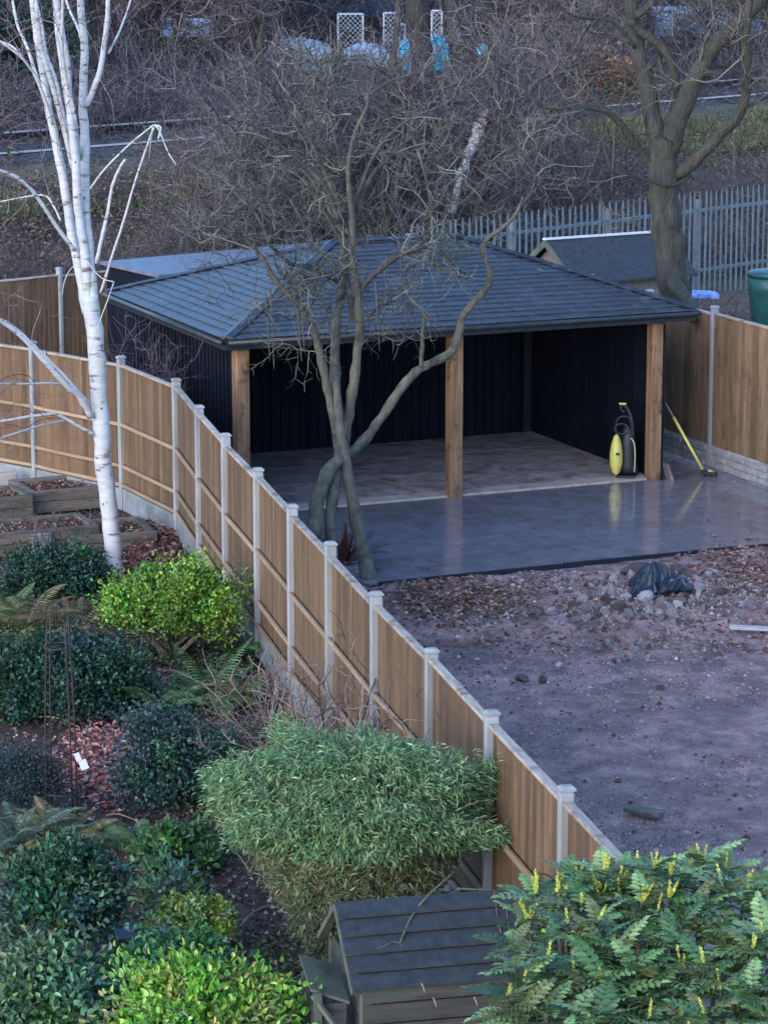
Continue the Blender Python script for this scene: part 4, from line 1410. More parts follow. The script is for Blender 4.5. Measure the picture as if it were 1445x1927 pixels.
b0, b1 = at(1327, 893, z=.05), Vector((3.97, 39.98, 1.04))
brm = empty('broom', b0, 0, 'broom with bright yellow handle leaning beside the right oak post', 'broom')
dB = b1 - b0
j1 = dB * .80
MB().tube([dB * .07, j1], .021, 10).build('handle', M_yel, brm, smooth=True)
MB().tube([j1, dB], .013, 10).build('grip', material('grey_grip', (.2, .2, .2), (.3, .3, .3), .5), brm, smooth=True)
hd_ = MB(); hd_.bar((-.06, .0, .045), (.14, -.12, .03), .085, .05); o = hd_.build('head', M_blk, brm); bevel(o, .01)
hd_ = MB(); hd_.bar((.03, -.05, .06), (.13, -.13, .02), .05, .05); o = hd_.build('socket', M_yel, brm); bevel(o, .01)
br = MB()
for k in range(60):
    t = k / 60
    p = Vector((-.06, 0, .03)).lerp(Vector((.14, -.12, .02)), t) + Vector((random.uniform(-.03, .03), random.uniform(-.03, .03), 0))
    br.tube([p, p + Vector((random.uniform(-.02, .02), random.uniform(-.02, .02), -.06))], .003, 3)
o = br.build('bristles', M_blk, brm); o['kind'] = 'stuff'

# leaning dark slab offcut by the post
o0_ = at(1264, 903, z=.03)
o = MB().box((0, 0, .13), (.05, .20, .26)).build('slab_offcut', M_stone, loc=o0_ + Vector((-.03, 0, 0)), rot=(0, -.38, YAW)); bevel(o, .008)
tag(o, 'small slab offcut leaning against the foot of the right oak post', 'slab')


# stones and rubble
def stone_mesh(seed, name='stone'):
    r = random.Random(seed)
    import bmesh
    b = bmesh.new()
    bmesh.ops.create_icosphere(b, subdivisions=1, radius=1)
    for v in b.verts:
        v.co *= r.uniform(.7, 1.15)
    me = bpy.data.meshes.new(name); b.to_mesh(me); b.free()
    me.materials.append(M_stone)
    return me


sm_ = [stone_mesh(k) for k in range(7)]
M_clod = material('dark_clod', (.04, .028, .026), (.12, .08, .075), .85, 8, .6, 30, .01)
sd_ = [stone_mesh(k) for k in (11, 12)]
for m_ in sd_: m_.materials[0] = M_clod
cnt = 0
while cnt < 290:
    t = random.random()
    if t < .5:
        x, y = random.gauss(1200, 80), random.gauss(1162, 28)
    elif t < .75:
        x, y = random.gauss(1000, 110), random.gauss(1190, 26)
    elif t < .9:
        x, y = random.uniform(860, 1500), random.uniform(1080, 1560)
    else:
        x, y = random.gauss(1370, 60), random.gauss(1120, 40)
    p = at(x, y, z=.03)
    uu, vv = uvs(p.x, p.y)
    if vv > -4.4 or p.x < float(fence_x(p.y)) + .15: continue
    s = random.uniform(.02, .05) * (1.3 if t < .5 else 1) * (1.0 if t < .75 or t > .9 else .7)
    z = float(dirtz(np.array(p.x), np.array(p.y)))
    if cnt % 4 == 1: s *= 1.3
    link('stone', (sm_ + sd_)[cnt % 9], dirt, (p.x, p.y, z + s * .15), (random.random() * 6, random.random() * 6, random.random() * 6), (s * random.uniform(1, 1.8), s * random.uniform(.8, 1.3), s * random.uniform(.5, .9)))
    cnt += 1


def chunk(px, py, s, label, m=M_stone, seed=1, cat='stone', name='rubble_chunk', sq=(1.2, 1, .7), dz=.5):
    p = at(px, py, z=.05)
    z = float(dirtz(np.array(p.x), np.array(p.y)))
    import bmesh
    b = bmesh.new(); bmesh.ops.create_icosphere(b, subdivisions=2, radius=1)
    r = random.Random(seed)
    pl = [(Vector((r.uniform(-1, 1), r.uniform(-1, 1), r.uniform(-1, 1))).normalized(), r.uniform(.5, .9)) for _ in range(9)]
    for v in b.verts:
        for n_, d in pl:
            t = v.co.dot(n_)
            if t > d: v.co -= n_ * (t - d)
        v.co *= r.uniform(.95, 1.05)
        v.co.x *= s * sq[0]; v.co.y *= s * sq[1]; v.co.z *= s * sq[2]
    me = bpy.data.meshes.new(name); b.to_mesh(me); b.free(); me.materials.append(m)
    o = link(name, me, None, (p.x, p.y, z + s * dz * sq[2]), (0, 0, r.uniform(0, 6)))
    return tag(o, label, cat)


chunk(1213, 1158, .105, 'largest pale concrete lump in front of the black sheet', M_stonew, 3, dz=.5)
chunk(1272, 1164, .075, 'second pale lump, right of the largest in the rubble heap', M_stonew, 4, dz=.5)
chunk(1243, 1172, .07, 'small whitish lump between the two large pale lumps', M_stonew, 5)
chunk(1310, 1140, .11, 'curved brown lump at the right shoulder of the rubble heap', M_stone, 6)
chunk(1140, 1146, .07, 'grey lump at the left end of the rubble heap', M_stone, 7)
chunk(982, 1274, .09, 'dark flat clod alone on the dirt, left of its neighbour', M_clod, 8, cat='clod', name='earth_clod', sq=(1.4, .8, .45))
chunk(1021, 1278, .06, 'small upright dark clod beside the flat one on the dirt', bpy.data.materials['dark_clod'], 9, cat='clod', name='earth_clod', sq=(.8, .8, 1))
chunk(1053, 1246, .045, 'single grey stone above the two dark clods', M_stonew, 10)
chunk(1153, 1268, .04, 'little flat pale stone on the dirt right of the clods', M_stonew, 12, sq=(1.5, .9, .5))
chunk(1393, 1160, .055, 'white stone above the pale plank at the right edge', M_stonew, 11)
chunk(1285, 1118, .2, 'dark brown soil lump behind the black sheet', bpy.data.materials['dark_clod'], 21, cat='clod', name='earth_clod', sq=(1.5, .8, .5))
chunk(1195, 1122, .17, 'dark soil lump against the left side of the black sheet', bpy.data.materials['dark_clod'], 22, cat='clod', name='earth_clod', sq=(1.5, .8, .5))
chunk(1163, 1462, .04, 'lone dark clod on the smooth dirt low down', bpy.data.materials['dark_clod'], 13, cat='clod', name='earth_clod')
# pale plank at the right edge
p0, p1 = at(1372, 1180, z=.09), at(1520, 1187, z=.07)
o = MB().bar(Vector((0, 0, 0)), p1 - p0, .11, .035).build('plank', material('pale_plank_wood', (.36, .31, .28), (.55, .5, .46), .7, 5, .3, 40, .004, (1, 5, 5)), loc=p0); bevel(o, .006)
tag(o, 'pale plank lying on the dirt at the right edge', 'plank')
p0, p1 = at(1180, 1520, z=.05), at(1243, 1533, z=.05)
o = MB().bar((0, 0, 0), p1 - p0, .16, .04).build('timber_offcut', M_sleep, loc=p0); bevel(o, .006)
tag(o, 'short muddy timber offcut half sunk in the dirt above the yellow flowers', 'timber')
# crumpled black sheet on the heap
mb = MB(); nx, ny = 22, 16
for j in range(ny):
    for i in range(nx):
        u, v = i / (nx - 1) * 2 - 1, j / (ny - 1) * 2 - 1
        r = math.hypot(u, v)
        z = .21 * max(0, 1 - r * r * .8) ** 1 + .18 * float(vnoise(u * 3 + 5, v * 3, 1.0)) + .07 * float(vnoise(u * 9, v * 9, 1)) - .05
        if u > -.1 and v < .3 and r < .75: z -= .09
        mb.v.append(Vector((u * .36 + .10 * float(vnoise(u * 3, v * 4 + 9, 1)), v * .34 + .1 * float(vnoise(u * 4 + 4, v * 3, 1)), z - .02)))
for j in range(ny - 1):
    for i in range(nx - 1):
        b = j * nx + i; mb.f.append((b, b + 1, b + nx + 1, b + nx))
p = at(1238, 1132, z=.1)
o = mb.build('plastic_sheet', M_sheet, loc=(p.x, p.y - .05, float(dirtz(np.array(p.x), np.array(p.y))) + .03)); tag(o, 'crumpled blue-black plastic sheet on top of the rubble heap', 'plastic sheet')
sm = o.modifiers.new('thickness', 'SOLIDIFY'); sm.thickness = .006

# litter of leaves in the yard
def pxscatter(n, f):
    X, Y = [], []
    for _ in range(n):
        x, y = f()
        p = at(x, y, z=.02); X.append(p.x); Y.append(p.y)
    return np.array(X), np.array(Y)


lp = [(.20, .09, .06), (.28, .15, .10), (.12, .06, .045), (.34, .24, .18), (.16, .10, .09)]
x, y = pxscatter(1500, lambda: (random.gauss(850, 75), random.gauss(1145, 24)))
x2, y2 = pxscatter(1100, lambda: (random.gauss(1400, 70), random.gauss(1085, 38)))
x3, y3 = pxscatter(500, lambda: (random.uniform(750, 1445), random.uniform(1100, 1230)))
x = np.concatenate([x, x2, x3]); y = np.concatenate([y, y2, y3])
u_, v_ = uvs(x, y)
kp = (x > fence_x(y) + .08) & ((v_ < -4.3) | (rng.random(len(x)) < .25))
x, y = x[kp], y[kp]; u_, v_ = uvs(x, y)
scatter_leaves('fallen_leaves', 'red-brown fallen leaves in drifts along the patio edge', x, y, np.where(v_ > -4.3, .042, dirtz(x, y) + .015), .075, .055, lp)
# clods joined as rough ground between them
n = 9000
x, y = pxscatter(n, lambda: (random.uniform(720, 1500), 1090 + abs(random.gauss(0, 75))))
u_, v_ = uvs(x, y); kp = (x > fence_x(y) + .08) & (v_ < -4.32) & (vnoise(x, y, 1.6) > -.12)
x, y = x[kp], y[kp]; n = len(x)
n2 = 16000
xw, yw = pxscatter(n2, lambda: (random.uniform(720, 1500), random.uniform(1100, 1640)))
kp = (xw > fence_x(yw) + .08) & (vnoise(xw, yw, 1.1) + .3 > .6 * rng.random(n2)); xw, yw = xw[kp], yw[kp]
x = np.concatenate([x, xw]); y = np.concatenate([y, yw]); n = len(x)
# little four-sided crumbs of soil and stone
P = np.stack([x, y, dirtz(x, y)], 1); s = rng.gamma(2, .006, n)[:, None] + .005
s[n - len(xw):] *= .62
oc = np.array([[1, 0, 0], [-.5, .85, 0], [-.5, -.85, 0], [0, 0, 1.0], [.3, .1, .9]])
a = rng.uniform(0, 6.28, n); ca, sa = np.cos(a), np.sin(a)
vs = []
for q in oc:
    sx = rng.uniform(.7, 1.3, n)
    vs.append(P + np.stack([(q[0] * ca - q[1] * sa) * sx, (q[0] * sa + q[1] * ca) * sx, q[2] * np.ones(n) * rng.uniform(.5, 1, n)], 1) * s)
Vv = np.stack(vs, 1).reshape(-1, 3); b = np.arange(n)[:, None] * 5
Fq = np.concatenate([b + [0, 1, 4], b + [1, 2, 3], b + [1, 3, 4], b + [2, 0, 3], b + [0, 4, 3]])
cc = np.repeat(palette([(.15, .10, .095), (.24, .165, .16), (.31, .23, .22), (.09, .06, .055), (.36, .29, .275)], n, .2), 5, axis=0)
tag(link('soil_crumbs', npmesh('soil_crumbs', Vv, Fq, cc), mat=M_twig), 'broken stony soil strewn below the patio edge', 'rubble', kind='stuff')

# dark red strappy plant at the foot of the crooked tree
fx0 = at(640, 1060, z=0)
px_ = empty('flax_plant', fx0, 0, 'dark red strappy flax plant at the foot of the crooked tree', 'plant')
for k in range(44):
    a = random.uniform(0, 6.28); el = random.uniform(.5, 1.35); l = random.uniform(.5, .85)
    d = Vector((math.cos(a) * math.cos(el), math.sin(a) * math.cos(el), math.sin(el)))
    sd_ = d.cross(Vector((0, 0, 1))).normalized()
    mb = MB(); K = 5
    for i in range(K):
        t = i / (K - 1)
        p = d * l * t - Vector((0, 0, .25 * l * t * t)); wd = .028 * (1 - t ** 2) + .002
        mb.v += [p - sd_ * wd, p + Vector((0, 0, -.008)), p + sd_ * wd]
    for i in range(K - 1):
        b = i * 3; mb.f += [(b, b + 1, b + 4, b + 3), (b + 1, b + 2, b + 5, b + 4)]
    mb.build('leaf', M_flax if 'M_flax' in globals() else globals().setdefault('M_flax', material('flax_leaf', (.06, .018, .02), (.16, .05, .05), .45, 5, .1, 30, .002)), px_, loc=(random.gauss(0, .05), random.gauss(0, .05), 0))

# ------------------------------------------------------------------ left garden
def raised_bed(px, py, z, wd, dp, rz, label, hgt=.30):
    p = at(px, py, z=z)
    root = empty('raised_bed', (p.x, p.y, 0), rz, label, 'raised bed')
    for k in range(2):
        hh = hgt / 2
        for (cx, cy, sx, sy) in ((0, -dp / 2, wd, .1), (0, dp / 2, wd, .1), (-wd / 2 + .05, 0, .1, dp - .1), (wd / 2 - .05, 0, .1, dp - .1)):
            o = MB().box((0, 0, 0), (sx - .004, sy - .004 if sy > .2 else sy, hh - .004)).build('sleeper', M_sleep, root, loc=(cx + random.uniform(-.012, .012), cy + random.uniform(-.01, .01), hh * (k + .5)))
            o.rotation_euler = (0, 0, random.uniform(-.015, .015)); bevel(o, .01)
    mb = MB(); nx = 14
    for j in range(nx):
        for i in range(nx):
            x, y = (i / (nx - 1) - .5) * (wd - .18), (j / (nx - 1) - .5) * (dp - .12)
            mb.v.append(Vector((x, y, hgt - .07 + random.uniform(-.02, .03))))
    for j in range(nx - 1):
        for i in range(nx - 1):
            b = j * nx + i; mb.f.append((b, b + 1, b + nx + 1, b + nx))
    mb.build('soil', M_soil, root, smooth=True)
    n = int(260 * wd * dp)
    x, y = rng.uniform(-wd / 2 + .1, wd / 2 - .1, n), rng.uniform(-dp / 2 + .1, dp / 2 - .1, n)
    o = scatter_leaves('leaf_litter', None, x, y, np.full(n, hgt - .04), .07, .05, lp, None, .5, root); o['kind'] = 'stuff'
    return root


raised_bed(150, 905, .3, 1.7, .85, .42, 'sleeper raised bed nearest the fence, behind the birch trunk')
raised_bed(60, 985, .3, 1.5, .8, .42, 'raised bed of weathered sleepers left of the birch')
raised_bed(200, 990, .22, 1.1, .9, .30, 'low raised bed full of dead leaves around the birch foot', .22)
raised_bed(-30, 925, .34, 1.1, .7, .42, 'raised bed cut off by the left edge of the picture', .32)
for px, py, lab, m in ((76, 1020, 'pale grey block set beside the raised beds', M_conc), (12, 905, 'buff block at the left edge by the raised beds', M_border), (88, 940, 'white-topped block on the left corner of the raised bed', M_border)):
    p = at(px, py, z=.15)
    o = MB().box((0, 0, 0), (.26, .16, .24)).build('concrete_block', m, loc=(p.x, p.y, .15), rot=(0, 0, .4)); bevel(o, .01); tag(o, lab, 'block')

# leaf litter all over the left garden
n = 26000
y = rng.uniform(17.5, 40, n); x = fence_x(y) - .05 - rng.gamma(1.6, 1.3, n)
kp = (x > -y * .145)
x, y = x[kp], y[kp]
scatter_leaves('leaf_litter', 'brown and reddish leaf litter covering the garden soil', x, y, gardenz(x, y) + .012 + np.abs(rng.normal(0, .02, len(x))), .055, .04,
               [(.13, .075, .06), (.20, .13, .105), (.09, .06, .055), (.34, .28, .23), (.11, .085, .08), (.06, .05, .045)], flat=.5)
x, y = pxscatter(1700, lambda: (random.gauss(195, 35), random.gauss(1430, 36)))
scatter_leaves('red_leaf_drift', 'drift of pinkish red fallen leaves beside the ivy mound', x, y, gardenz(x, y) + .03 + np.abs(rng.normal(0, .02, len(x))), .075, .055, [(.36, .13, .11), (.45, .22, .19), (.24, .08, .07), (.5, .34, .3)], flat=.5)
x, y = pxscatter(2600, lambda: (random.uniform(240, 370), random.uniform(985, 1075)))
kp = x < fence_x(y) - .06; x, y = x[kp], y[kp]
scatter_leaves('leaf_pile', 'heap of dark red-brown leaves by the bend of the fence', x, y, gardenz(x, y) + .03 + np.abs(rng.normal(0, .05, len(x))), .075, .055, [(.18, .07, .055), (.28, .13, .10), (.10, .05, .045), (.36, .22, .18)], flat=.6)

ivy = [(.018, .055, .035), (.03, .085, .05), (.012, .04, .03), (.05, .11, .065), (.025, .07, .055)]
ivyg = [(.03, .075, .055), (.05, .11, .08), (.02, .05, .045), (.08, .14, .10)]


def bush_px(px, py_top, py_bot, wpx, label, n, L, W, pal, name='shrub', cat='shrub', Ydep=None, **kw):
    """shrub whose foot is seen at py_bot; its crown runs up to py_top"""
    f = at(px, py_bot, z=.0)
    s = f.y / F0
    dp = kw.pop('dp', wpx * s * .5 * .8)
    yc = f.y + dp * .85
    ztop = at(px, py_top, Y=yc).z
    zc = max(ztop * kw.pop('cf', .5), .05)
    p = at(px, 1000, Y=yc)
    return blob_bush(name, label, (p.x, yc, zc), (wpx * s * .5 * .92, dp, max(ztop - zc, .1)), n, L, W, pal, cat=cat, **kw)


bush_px(105, 1042, 1130, 220, 'dark glossy ivy mound behind the golden-green shrub', 9000, .042, .036, ivy, 'ivy_mound', 'ivy', m=M_gloss, stems=0, cf=.32, clumps=70, cr=.3, shape='oval')
bush_px(100, 1192, 1370, 330, 'broad dark ivy mass at the left edge, above the plant frame', 19000, .042, .036, ivy, 'ivy_mound', 'ivy', m=M_gloss, stems=0, cf=.32, clumps=110, cr=.26, shape='oval')
bush_px(225, 1230, 1350, 130, 'small ivy patch under the golden-green shrub', 5000, .04, .035, ivy, 'ivy_mound', 'ivy', m=M_gloss, stems=0, cf=.32, clumps=60, cr=.3, shape='oval')
bush_px(315, 1340, 1535, 250, 'rounded blue-green ivy mound in the middle of the garden', 12000, .036, .032, ivyg, 'ivy_mound', 'ivy', m=M_gloss, stems=0, cf=.32, clumps=90, cr=.26, shape='oval')
bush_px(20, 1405, 1550, 200, 'low dark grey-green mat left of the plant frame', 6000, .03, .02, [(.03, .05, .05), (.05, .075, .07), (.02, .035, .035)], 'heather_mat', 'shrub', stems=0, cf=.35, clumps=80, cr=.3)
# the golden green clipped shrub on its stem
f0 = at(315, 1262, z=0)
gp = [(.16, .29, .03), (.24, .40, .05), (.10, .22, .03), (.32, .46, .08), (.07, .15, .03)]
gsh = bush_px(318, 1068, 1262, 290, 'bright yellow-green rounded shrub in front of the fence bend', 17000, .046, .03, gp, 'golden_shrub', 'shrub', cf=.56, clumps=90, cr=.26, shape='oval', m=M_gloss, stems=26)
# ferns
fern_me = None
def frond_mesh(L, W, n, pal, name, droop=.5, pin_w=.02, seed=0):
    r = np.random.default_rng(seed)
    t = np.linspace(.1, 1, n)
    rx = L * t; rz = L * (.75 * t - droop * t * t)
    Ps, Ds, Ls = [], [], []
    for sgn in (-1, 1):
        for k in range(n):
            Ps.append((rx[k], 0, rz[k])); Ds.append((.45, sgn, -.12)); Ls.append(W * math.sin(math.pi * min(.97, .18 + t[k] * .8)) + .01)
    Ps, Ds, Ls = np.array(Ps), unit(np.array(Ds)), np.array(Ls)
    Sd = unit(np.cross(Ds, [0, 0, 1]))
    Vv = np.stack([Ps, Ps + Ds * Ls[:, None] * .4 + Sd * pin_w / 2 + [0, 0, .004], Ps + Ds * Ls[:, None] - [0, 0, 1] * (Ls[:, None] * .15), Ps + Ds * Ls[:, None] * .4 - Sd * pin_w / 2 + [0, 0, .004]], 1).reshape(-1, 3)
    b = np.arange(2 * n)[:, None] * 4
    Fq = np.concatenate([b + [0, 1, 2], b + [0, 2, 3]])
    cc = np.repeat(np.clip(np.array(pal)[r.integers(0, len(pal), 2 * n)] * (1 + r.normal(0, .12, (2 * n, 1))), .003, 1), 4, axis=0)
    m_ = len(Vv)
    q = np.array([[L * a, w_, L * (.75 * a - droop * a * a) + .002] for a in np.linspace(0, 1, 7) for w_ in (-.004, .004)])
    fq = np.array([[m_ + 2 * i, m_ + 2 * i + 1, m_ + 2 * i + 3] for i in range(6)] + [[m_ + 2 * i, m_ + 2 * i + 3, m_ + 2 * i + 2] for i in range(6)])
    Vv = np.concatenate([Vv, q]); Fq = np.concatenate([Fq, fq]); cc = np.concatenate([cc, np.tile([[.16, .15, .06]], (14, 1))])
    me = npmesh(name, Vv, Fq, cc); me.materials.append(M_leaf)
    return me


def fern(px, py, label, pal, nf=14, L=.6, sc=1, W=.11):
    p = at(px, py, z=0)
    root = empty('fern', p, 0, label, 'fern')
    mes = [frond_mesh(L, W, 22, pal, 'frond', droop=random.uniform(.35, .75), seed=k + nf, pin_w=.026) for k in range(3)]
    for k in range(nf):
        link('frond', mes[k % 3], root, (random.gauss(0, .03), random.gauss(0, .03), .02), (random.uniform(-.25, .25), random.uniform(-.45, .25), k * 6.283 / nf + random.uniform(-.25, .25)), [random.uniform(.75, 1.15) * sc] * 3)
    return root


fg = [(.08, .18, .06), (.13, .26, .09), (.06, .12, .05), (.2, .3, .12)]
fo = [(.16, .16, .05), (.24, .22, .08), (.12, .14, .05), (.3, .2, .1)]
fr = [(.26, .12, .06), (.33, .17, .09), (.16, .09, .05), (.2, .16, .06)]
fern(395, 1330, 'large green fern below the golden-green shrub', fg, 20, .75)
fern(310, 1345, 'green fern arching over the ivy mounds', fg, 16, .65)
fern(440, 1235, 'pale green fern tucked against the fence foot', fg, 12, .6)
fern(455, 1330, 'olive fern beside the bare twiggy shrub', fo, 12, .55)
fern(60, 1185, 'yellow-green fern at the left edge behind the ivy mass', fo, 16, .75)
fern(150, 1195, 'rusty brown fern in front of the birch foot', fr, 18, .75)
fern(10, 1165, 'green fern cut by the left edge', [(.1, .19, .06), (.16, .25, .08)], 12, .6)
fern(40, 1600, 'grey-green feathery fern at the left edge below the mat', [(.12, .18, .12), (.18, .24, .16), (.1, .14, .1)], 18, .6)
fern(120, 1590, 'olive fern beside the plant frame foot', fo, 14, .5)
fern(255, 1600, 'dull green fern on the leaf litter below the ivy mound', [(.08, .16, .07), (.12, .2, .09)], 12, .4)

bush_px(325, 1560, 1665, 190, 'low leafy green perennial on the leaf litter', 1500, .075, .045, [(.07, .17, .06), (.11, .23, .09), (.05, .12, .05)], 'perennial_clump', 'plant', stems=0, cf=.35, clumps=26, cr=.3, shape='oval')
bush_px(320, 1640, 1725, 160, 'sparse perennial leaves in front of the low green clump', 500, .07, .04, [(.10, .19, .08), (.15, .25, .12), (.2, .26, .14)], 'perennial_clump', 'plant', stems=0, cf=.35, clumps=18, cr=.35, shape='oval')
bush_px(95, 1600, 1850, 270, 'dark bushy green shrub at the left edge, lower half', 9500, .055, .036, [(.025, .075, .04), (.05, .12, .06), (.018, .05, .035), (.08, .16, .09)], 'evergreen_shrub', 'shrub', clumps=90, cr=.28, shape='oval', m=M_gloss)
bush_px(350, 1700, 1815, 180, 'small yellow-variegated shrub above the golden one', 2600, .042, .03, [(.32, .38, .09), (.20, .30, .07), (.42, .45, .18), (.14, .24, .06)], 'variegated_shrub', 'shrub', clumps=50, cr=.3, shape='oval')
bush_px(90, 1795, 2020, 330, 'mixed green shrub in the bottom left corner', 8000, .06, .04, [(.06, .15, .07), (.11, .22, .10), (.04, .09, .05), (.17, .27, .13)], 'evergreen_shrub', 'shrub', clumps=80, cr=.3, shape='oval', m=M_gloss)
bush_px(330, 1755, 1960, 260, 'soft green shrub behind the golden one at the bottom', 5500, .06, .04, [(.07, .20, .09), (.11, .27, .12), (.05, .13, .06)], 'evergreen_shrub', 'shrub', clumps=60, cr=.3, shape='oval', m=M_gloss)
bush_px(370, 1830, 2110, 440, 'bright golden-leaved shrub along the bottom edge', 13000, .06, .034, [(.19, .36, .045), (.29, .46, .07), (.13, .28, .04), (.42, .52, .14), (.08, .2, .05)], 'golden_shrub', 'shrub', clumps=110, cr=.24, shape='oval', m=M_gloss)
bush_px(560, 1905, 1990, 90, 'tuft of bright green leaves at the foot of the hutch', 900, .05, .035, [(.16, .36, .06), (.24, .44, .1)], 'golden_shrub', 'shrub', clumps=20, cr=.3, shape='oval')

gx, gy = [], []
for (a_, b_, c_, d_2, nn_) in ((190, 480, 1215, 1400, 7000), (0, 260, 1110, 1215, 4200), (200, 440, 1530, 1730, 3600), (0, 170, 1540, 1640, 2600), (180, 420, 1335, 1560, 2200), (0, 600, 1740, 1927, 3000)):
    x, y = pxscatter(nn_, lambda: (random.uniform(a_, b_), random.uniform(c_, d_2)))
    gx.append(x); gy.append(y)
x, y = np.concatenate(gx), np.concatenate(gy)
kp = (x < fence_x(y) - .1) & (vnoise(x, y, 2.2) > -.08); x, y = x[kp], y[kp]; n = len(x)
P = np.stack([x, y, gardenz(x, y) + np.abs(rng.normal(0, .05, n))], 1)
Vv, Fq, cc = leaves_np(P, np.stack([rng.normal(0, 1, n), rng.normal(0, 1, n), rng.uniform(0, .8, n)], 1), np.stack([rng.normal(0, .5, n), rng.normal(0, .5, n), np.ones(n)], 1), .055, .032,
                       [(.05, .12, .05), (.09, .18, .07), (.03, .075, .04), (.14, .2, .08), (.16, .13, .07)])
tag(link('ground_cover', npmesh('ground_cover', Vv, Fq, cc), mat=M_leaf), 'low green ground cover creeping between the shrubs', 'ground cover', kind='stuff')
for k, (x0, y0, x1, y1) in enumerate(((225, 1640, 290, 1600), (440, 1760, 520, 1700), (255, 1850, 330, 1690), (470, 1640, 430, 1600), (200, 1535, 270, 1550), (60, 1350, 150, 1368))):
    a_, b_ = at(x0, y0, z=.04), at(x1, y1, z=.07)
    m_ = (a_ + b_) / 2 + Vector((random.uniform(-.05, .05), 0, .05))
    P, R = smoothcurve([Vector((0, 0, 0)), m_ - a_, b_ - a_], [.009, .007, .004], 4)
    o = MB().tube(P, R, 6, .15).build('stick', M_rail, loc=a_, smooth=True)
    tag(o, ('pale stick on the litter beside the low green perennial', 'thin stick on the dark litter left of the hutch', 'long thin twig leaning out of the corner shrub', 'short stick under the left side of the bamboo', 'brown stick lying right of the plant frame foot', 'twig on the leaf litter below the broad ivy mass')[k], 'stick')

# bare twiggy shrub in front of the fence
def twigbush(px, py, hgt, spread, n, label, rad=.010, pal=None, name='twiggy_shrub'):
    p = at(px, py, z=0)
    root = empty(name, p, 0, label, 'shrub')
    S0 = rng.normal(0, .10, (n, 3)); S0[:, 2] = 0
    D = np.stack([rng.normal(0, spread, n), rng.normal(0, spread * .7, n), np.ones(n)], 1)
    P = grow(S0, D, hgt * rng.uniform(.5, 1.1, n), 7, .22, .02)
    pal = pal or [(.24, .19, .17), (.13, .10, .09), (.36, .31, .29), (.08, .06, .06)]
    a = tubes_np(P, np.linspace(1, .5, 7)[None, :] * (rad * rng.uniform(.6, 1.2, n))[:, None], palette(pal, n), 4)
    o = link('stems', npmesh('stems', *a, True), root, mat=M_twig)
    twigs(root, P, (n * 5, n * 8), (hgt * .35, hgt * .16), rad * .55, pal, curl=.3, up=.02, spread=.7)
    return root


twigbush(640, 1570, 1.55, .42, 30, 'tangled bare brown shrub against the middle of the fence', .013)
twigbush(500, 1445, 1.0, .62, 34, 'low tangle of bare grey twigs left of the bare brown shrub', .012)
twigbush(735, 1650, 1.75, .34, 20, 'thin upright bare shrub behind the bamboo', .012)
twigbush(560, 1500, 1.25, .5, 22, 'reddish bare twigs between the two bare shrubs', .011, [(.24, .15, .12), (.18, .11, .10), (.32, .24, .2)])
twigbush(75, 1062, .85, .35, 14, 'dark leafless stems standing in front of the raised beds', .007, [(.07, .055, .06), (.13, .11, .11)])
twigbush(150, 1030, .8, .3, 10, 'thin grey stems rising beside the birch trunk foot', .006, [(.16, .14, .14), (.09, .08, .08)])
q_ = at(270, 690, Y=38.6)
tw = empty('twiggy_shrub', (q_.x, 38.7, 0), 0, 'hazy bare purple shrub against the black side wall behind the fence', 'shrub')
n = 26; S0 = rng.normal(0, .25, (n, 3)); S0[:, 2] = 0
P = grow(S0, np.stack([rng.normal(0, .22, n), rng.normal(0, .2, n), np.ones(n)], 1), 2.3 * rng.uniform(.8, 1.05, n), 8, .14, .05)
a = tubes_np(P, np.linspace(1, .4, 8)[None, :] * np.full((n, 1), .008), palette([(.15, .11, .12), (.11, .08, .09)], n), 3)
link('stems', npmesh('stems', *a, True), tw, mat=M_twig)
twigs(tw, P, (160, 500), (.5, .25), .005, [(.16, .12, .13), (.12, .09, .10), (.2, .16, .16)], spread=.7, tmin=.5)

# bamboo-like bush
bc = Vector((-.20, 20.35, 1.30))
bam = empty('bamboo_bush', (bc.x, bc.y + .1, 0), 0, 'big rounded bamboo bush with drooping narrow leaves in front of the fence', 'bamboo')
n = 7600
th = unit(rng.normal(0, 1, (n, 3))); th[:, 2] = np.abs(th[:, 2]) * 1.0 - .12
th = unit(th)
rr = rng.uniform(.4, 1.0, n) ** .5
lump = 1 + .42 * vnoise(th[:, 0] * 3.1 + 3, th[:, 1] * 3.1 + th[:, 2] * 3, 1) + .2 * vnoise(th[:, 0] * 8, th[:, 2] * 8 + th[:, 1] * 5, 1)
C0 = th * (rr * lump)[:, None] * np.array([1.10, .76, .67])
lower = rng.random(n) < .34
tdn = rng.uniform(0, 1, n) ** 1.3
C0[lower, 2] = -.05 - tdn[lower] * 1.15
wf = (1 - .72 * tdn[lower]) * rng.uniform(.5, 1.0, lower.sum()) ** .5
al = rng.uniform(0, 6.283, lower.sum())
C0[lower, 0] = np.cos(al) * .92 * wf; C0[lower, 1] = np.sin(al) * .62 * wf
outw = unit(np.stack([th[:, 0], th[:, 1], th[:, 2] * .3], 1))
k = 9
P = np.repeat(C0, k, 0) + rng.normal(0, .03, (n * k, 3)) + np.array([0, 0, bc.z])
O = np.repeat(outw, k, 0)
dirc = np.repeat(outw * .8 + rng.normal(0, .45, (n, 3)), k, 0)
lowk = np.repeat(lower, k)
D = dirc + rng.normal(0, .42, (n * k, 3)) + np.array([0, 0, -.35])
keep = P[:, 2] > .03
P, D, O, lowk = P[keep], D[keep], O[keep], lowk[keep]
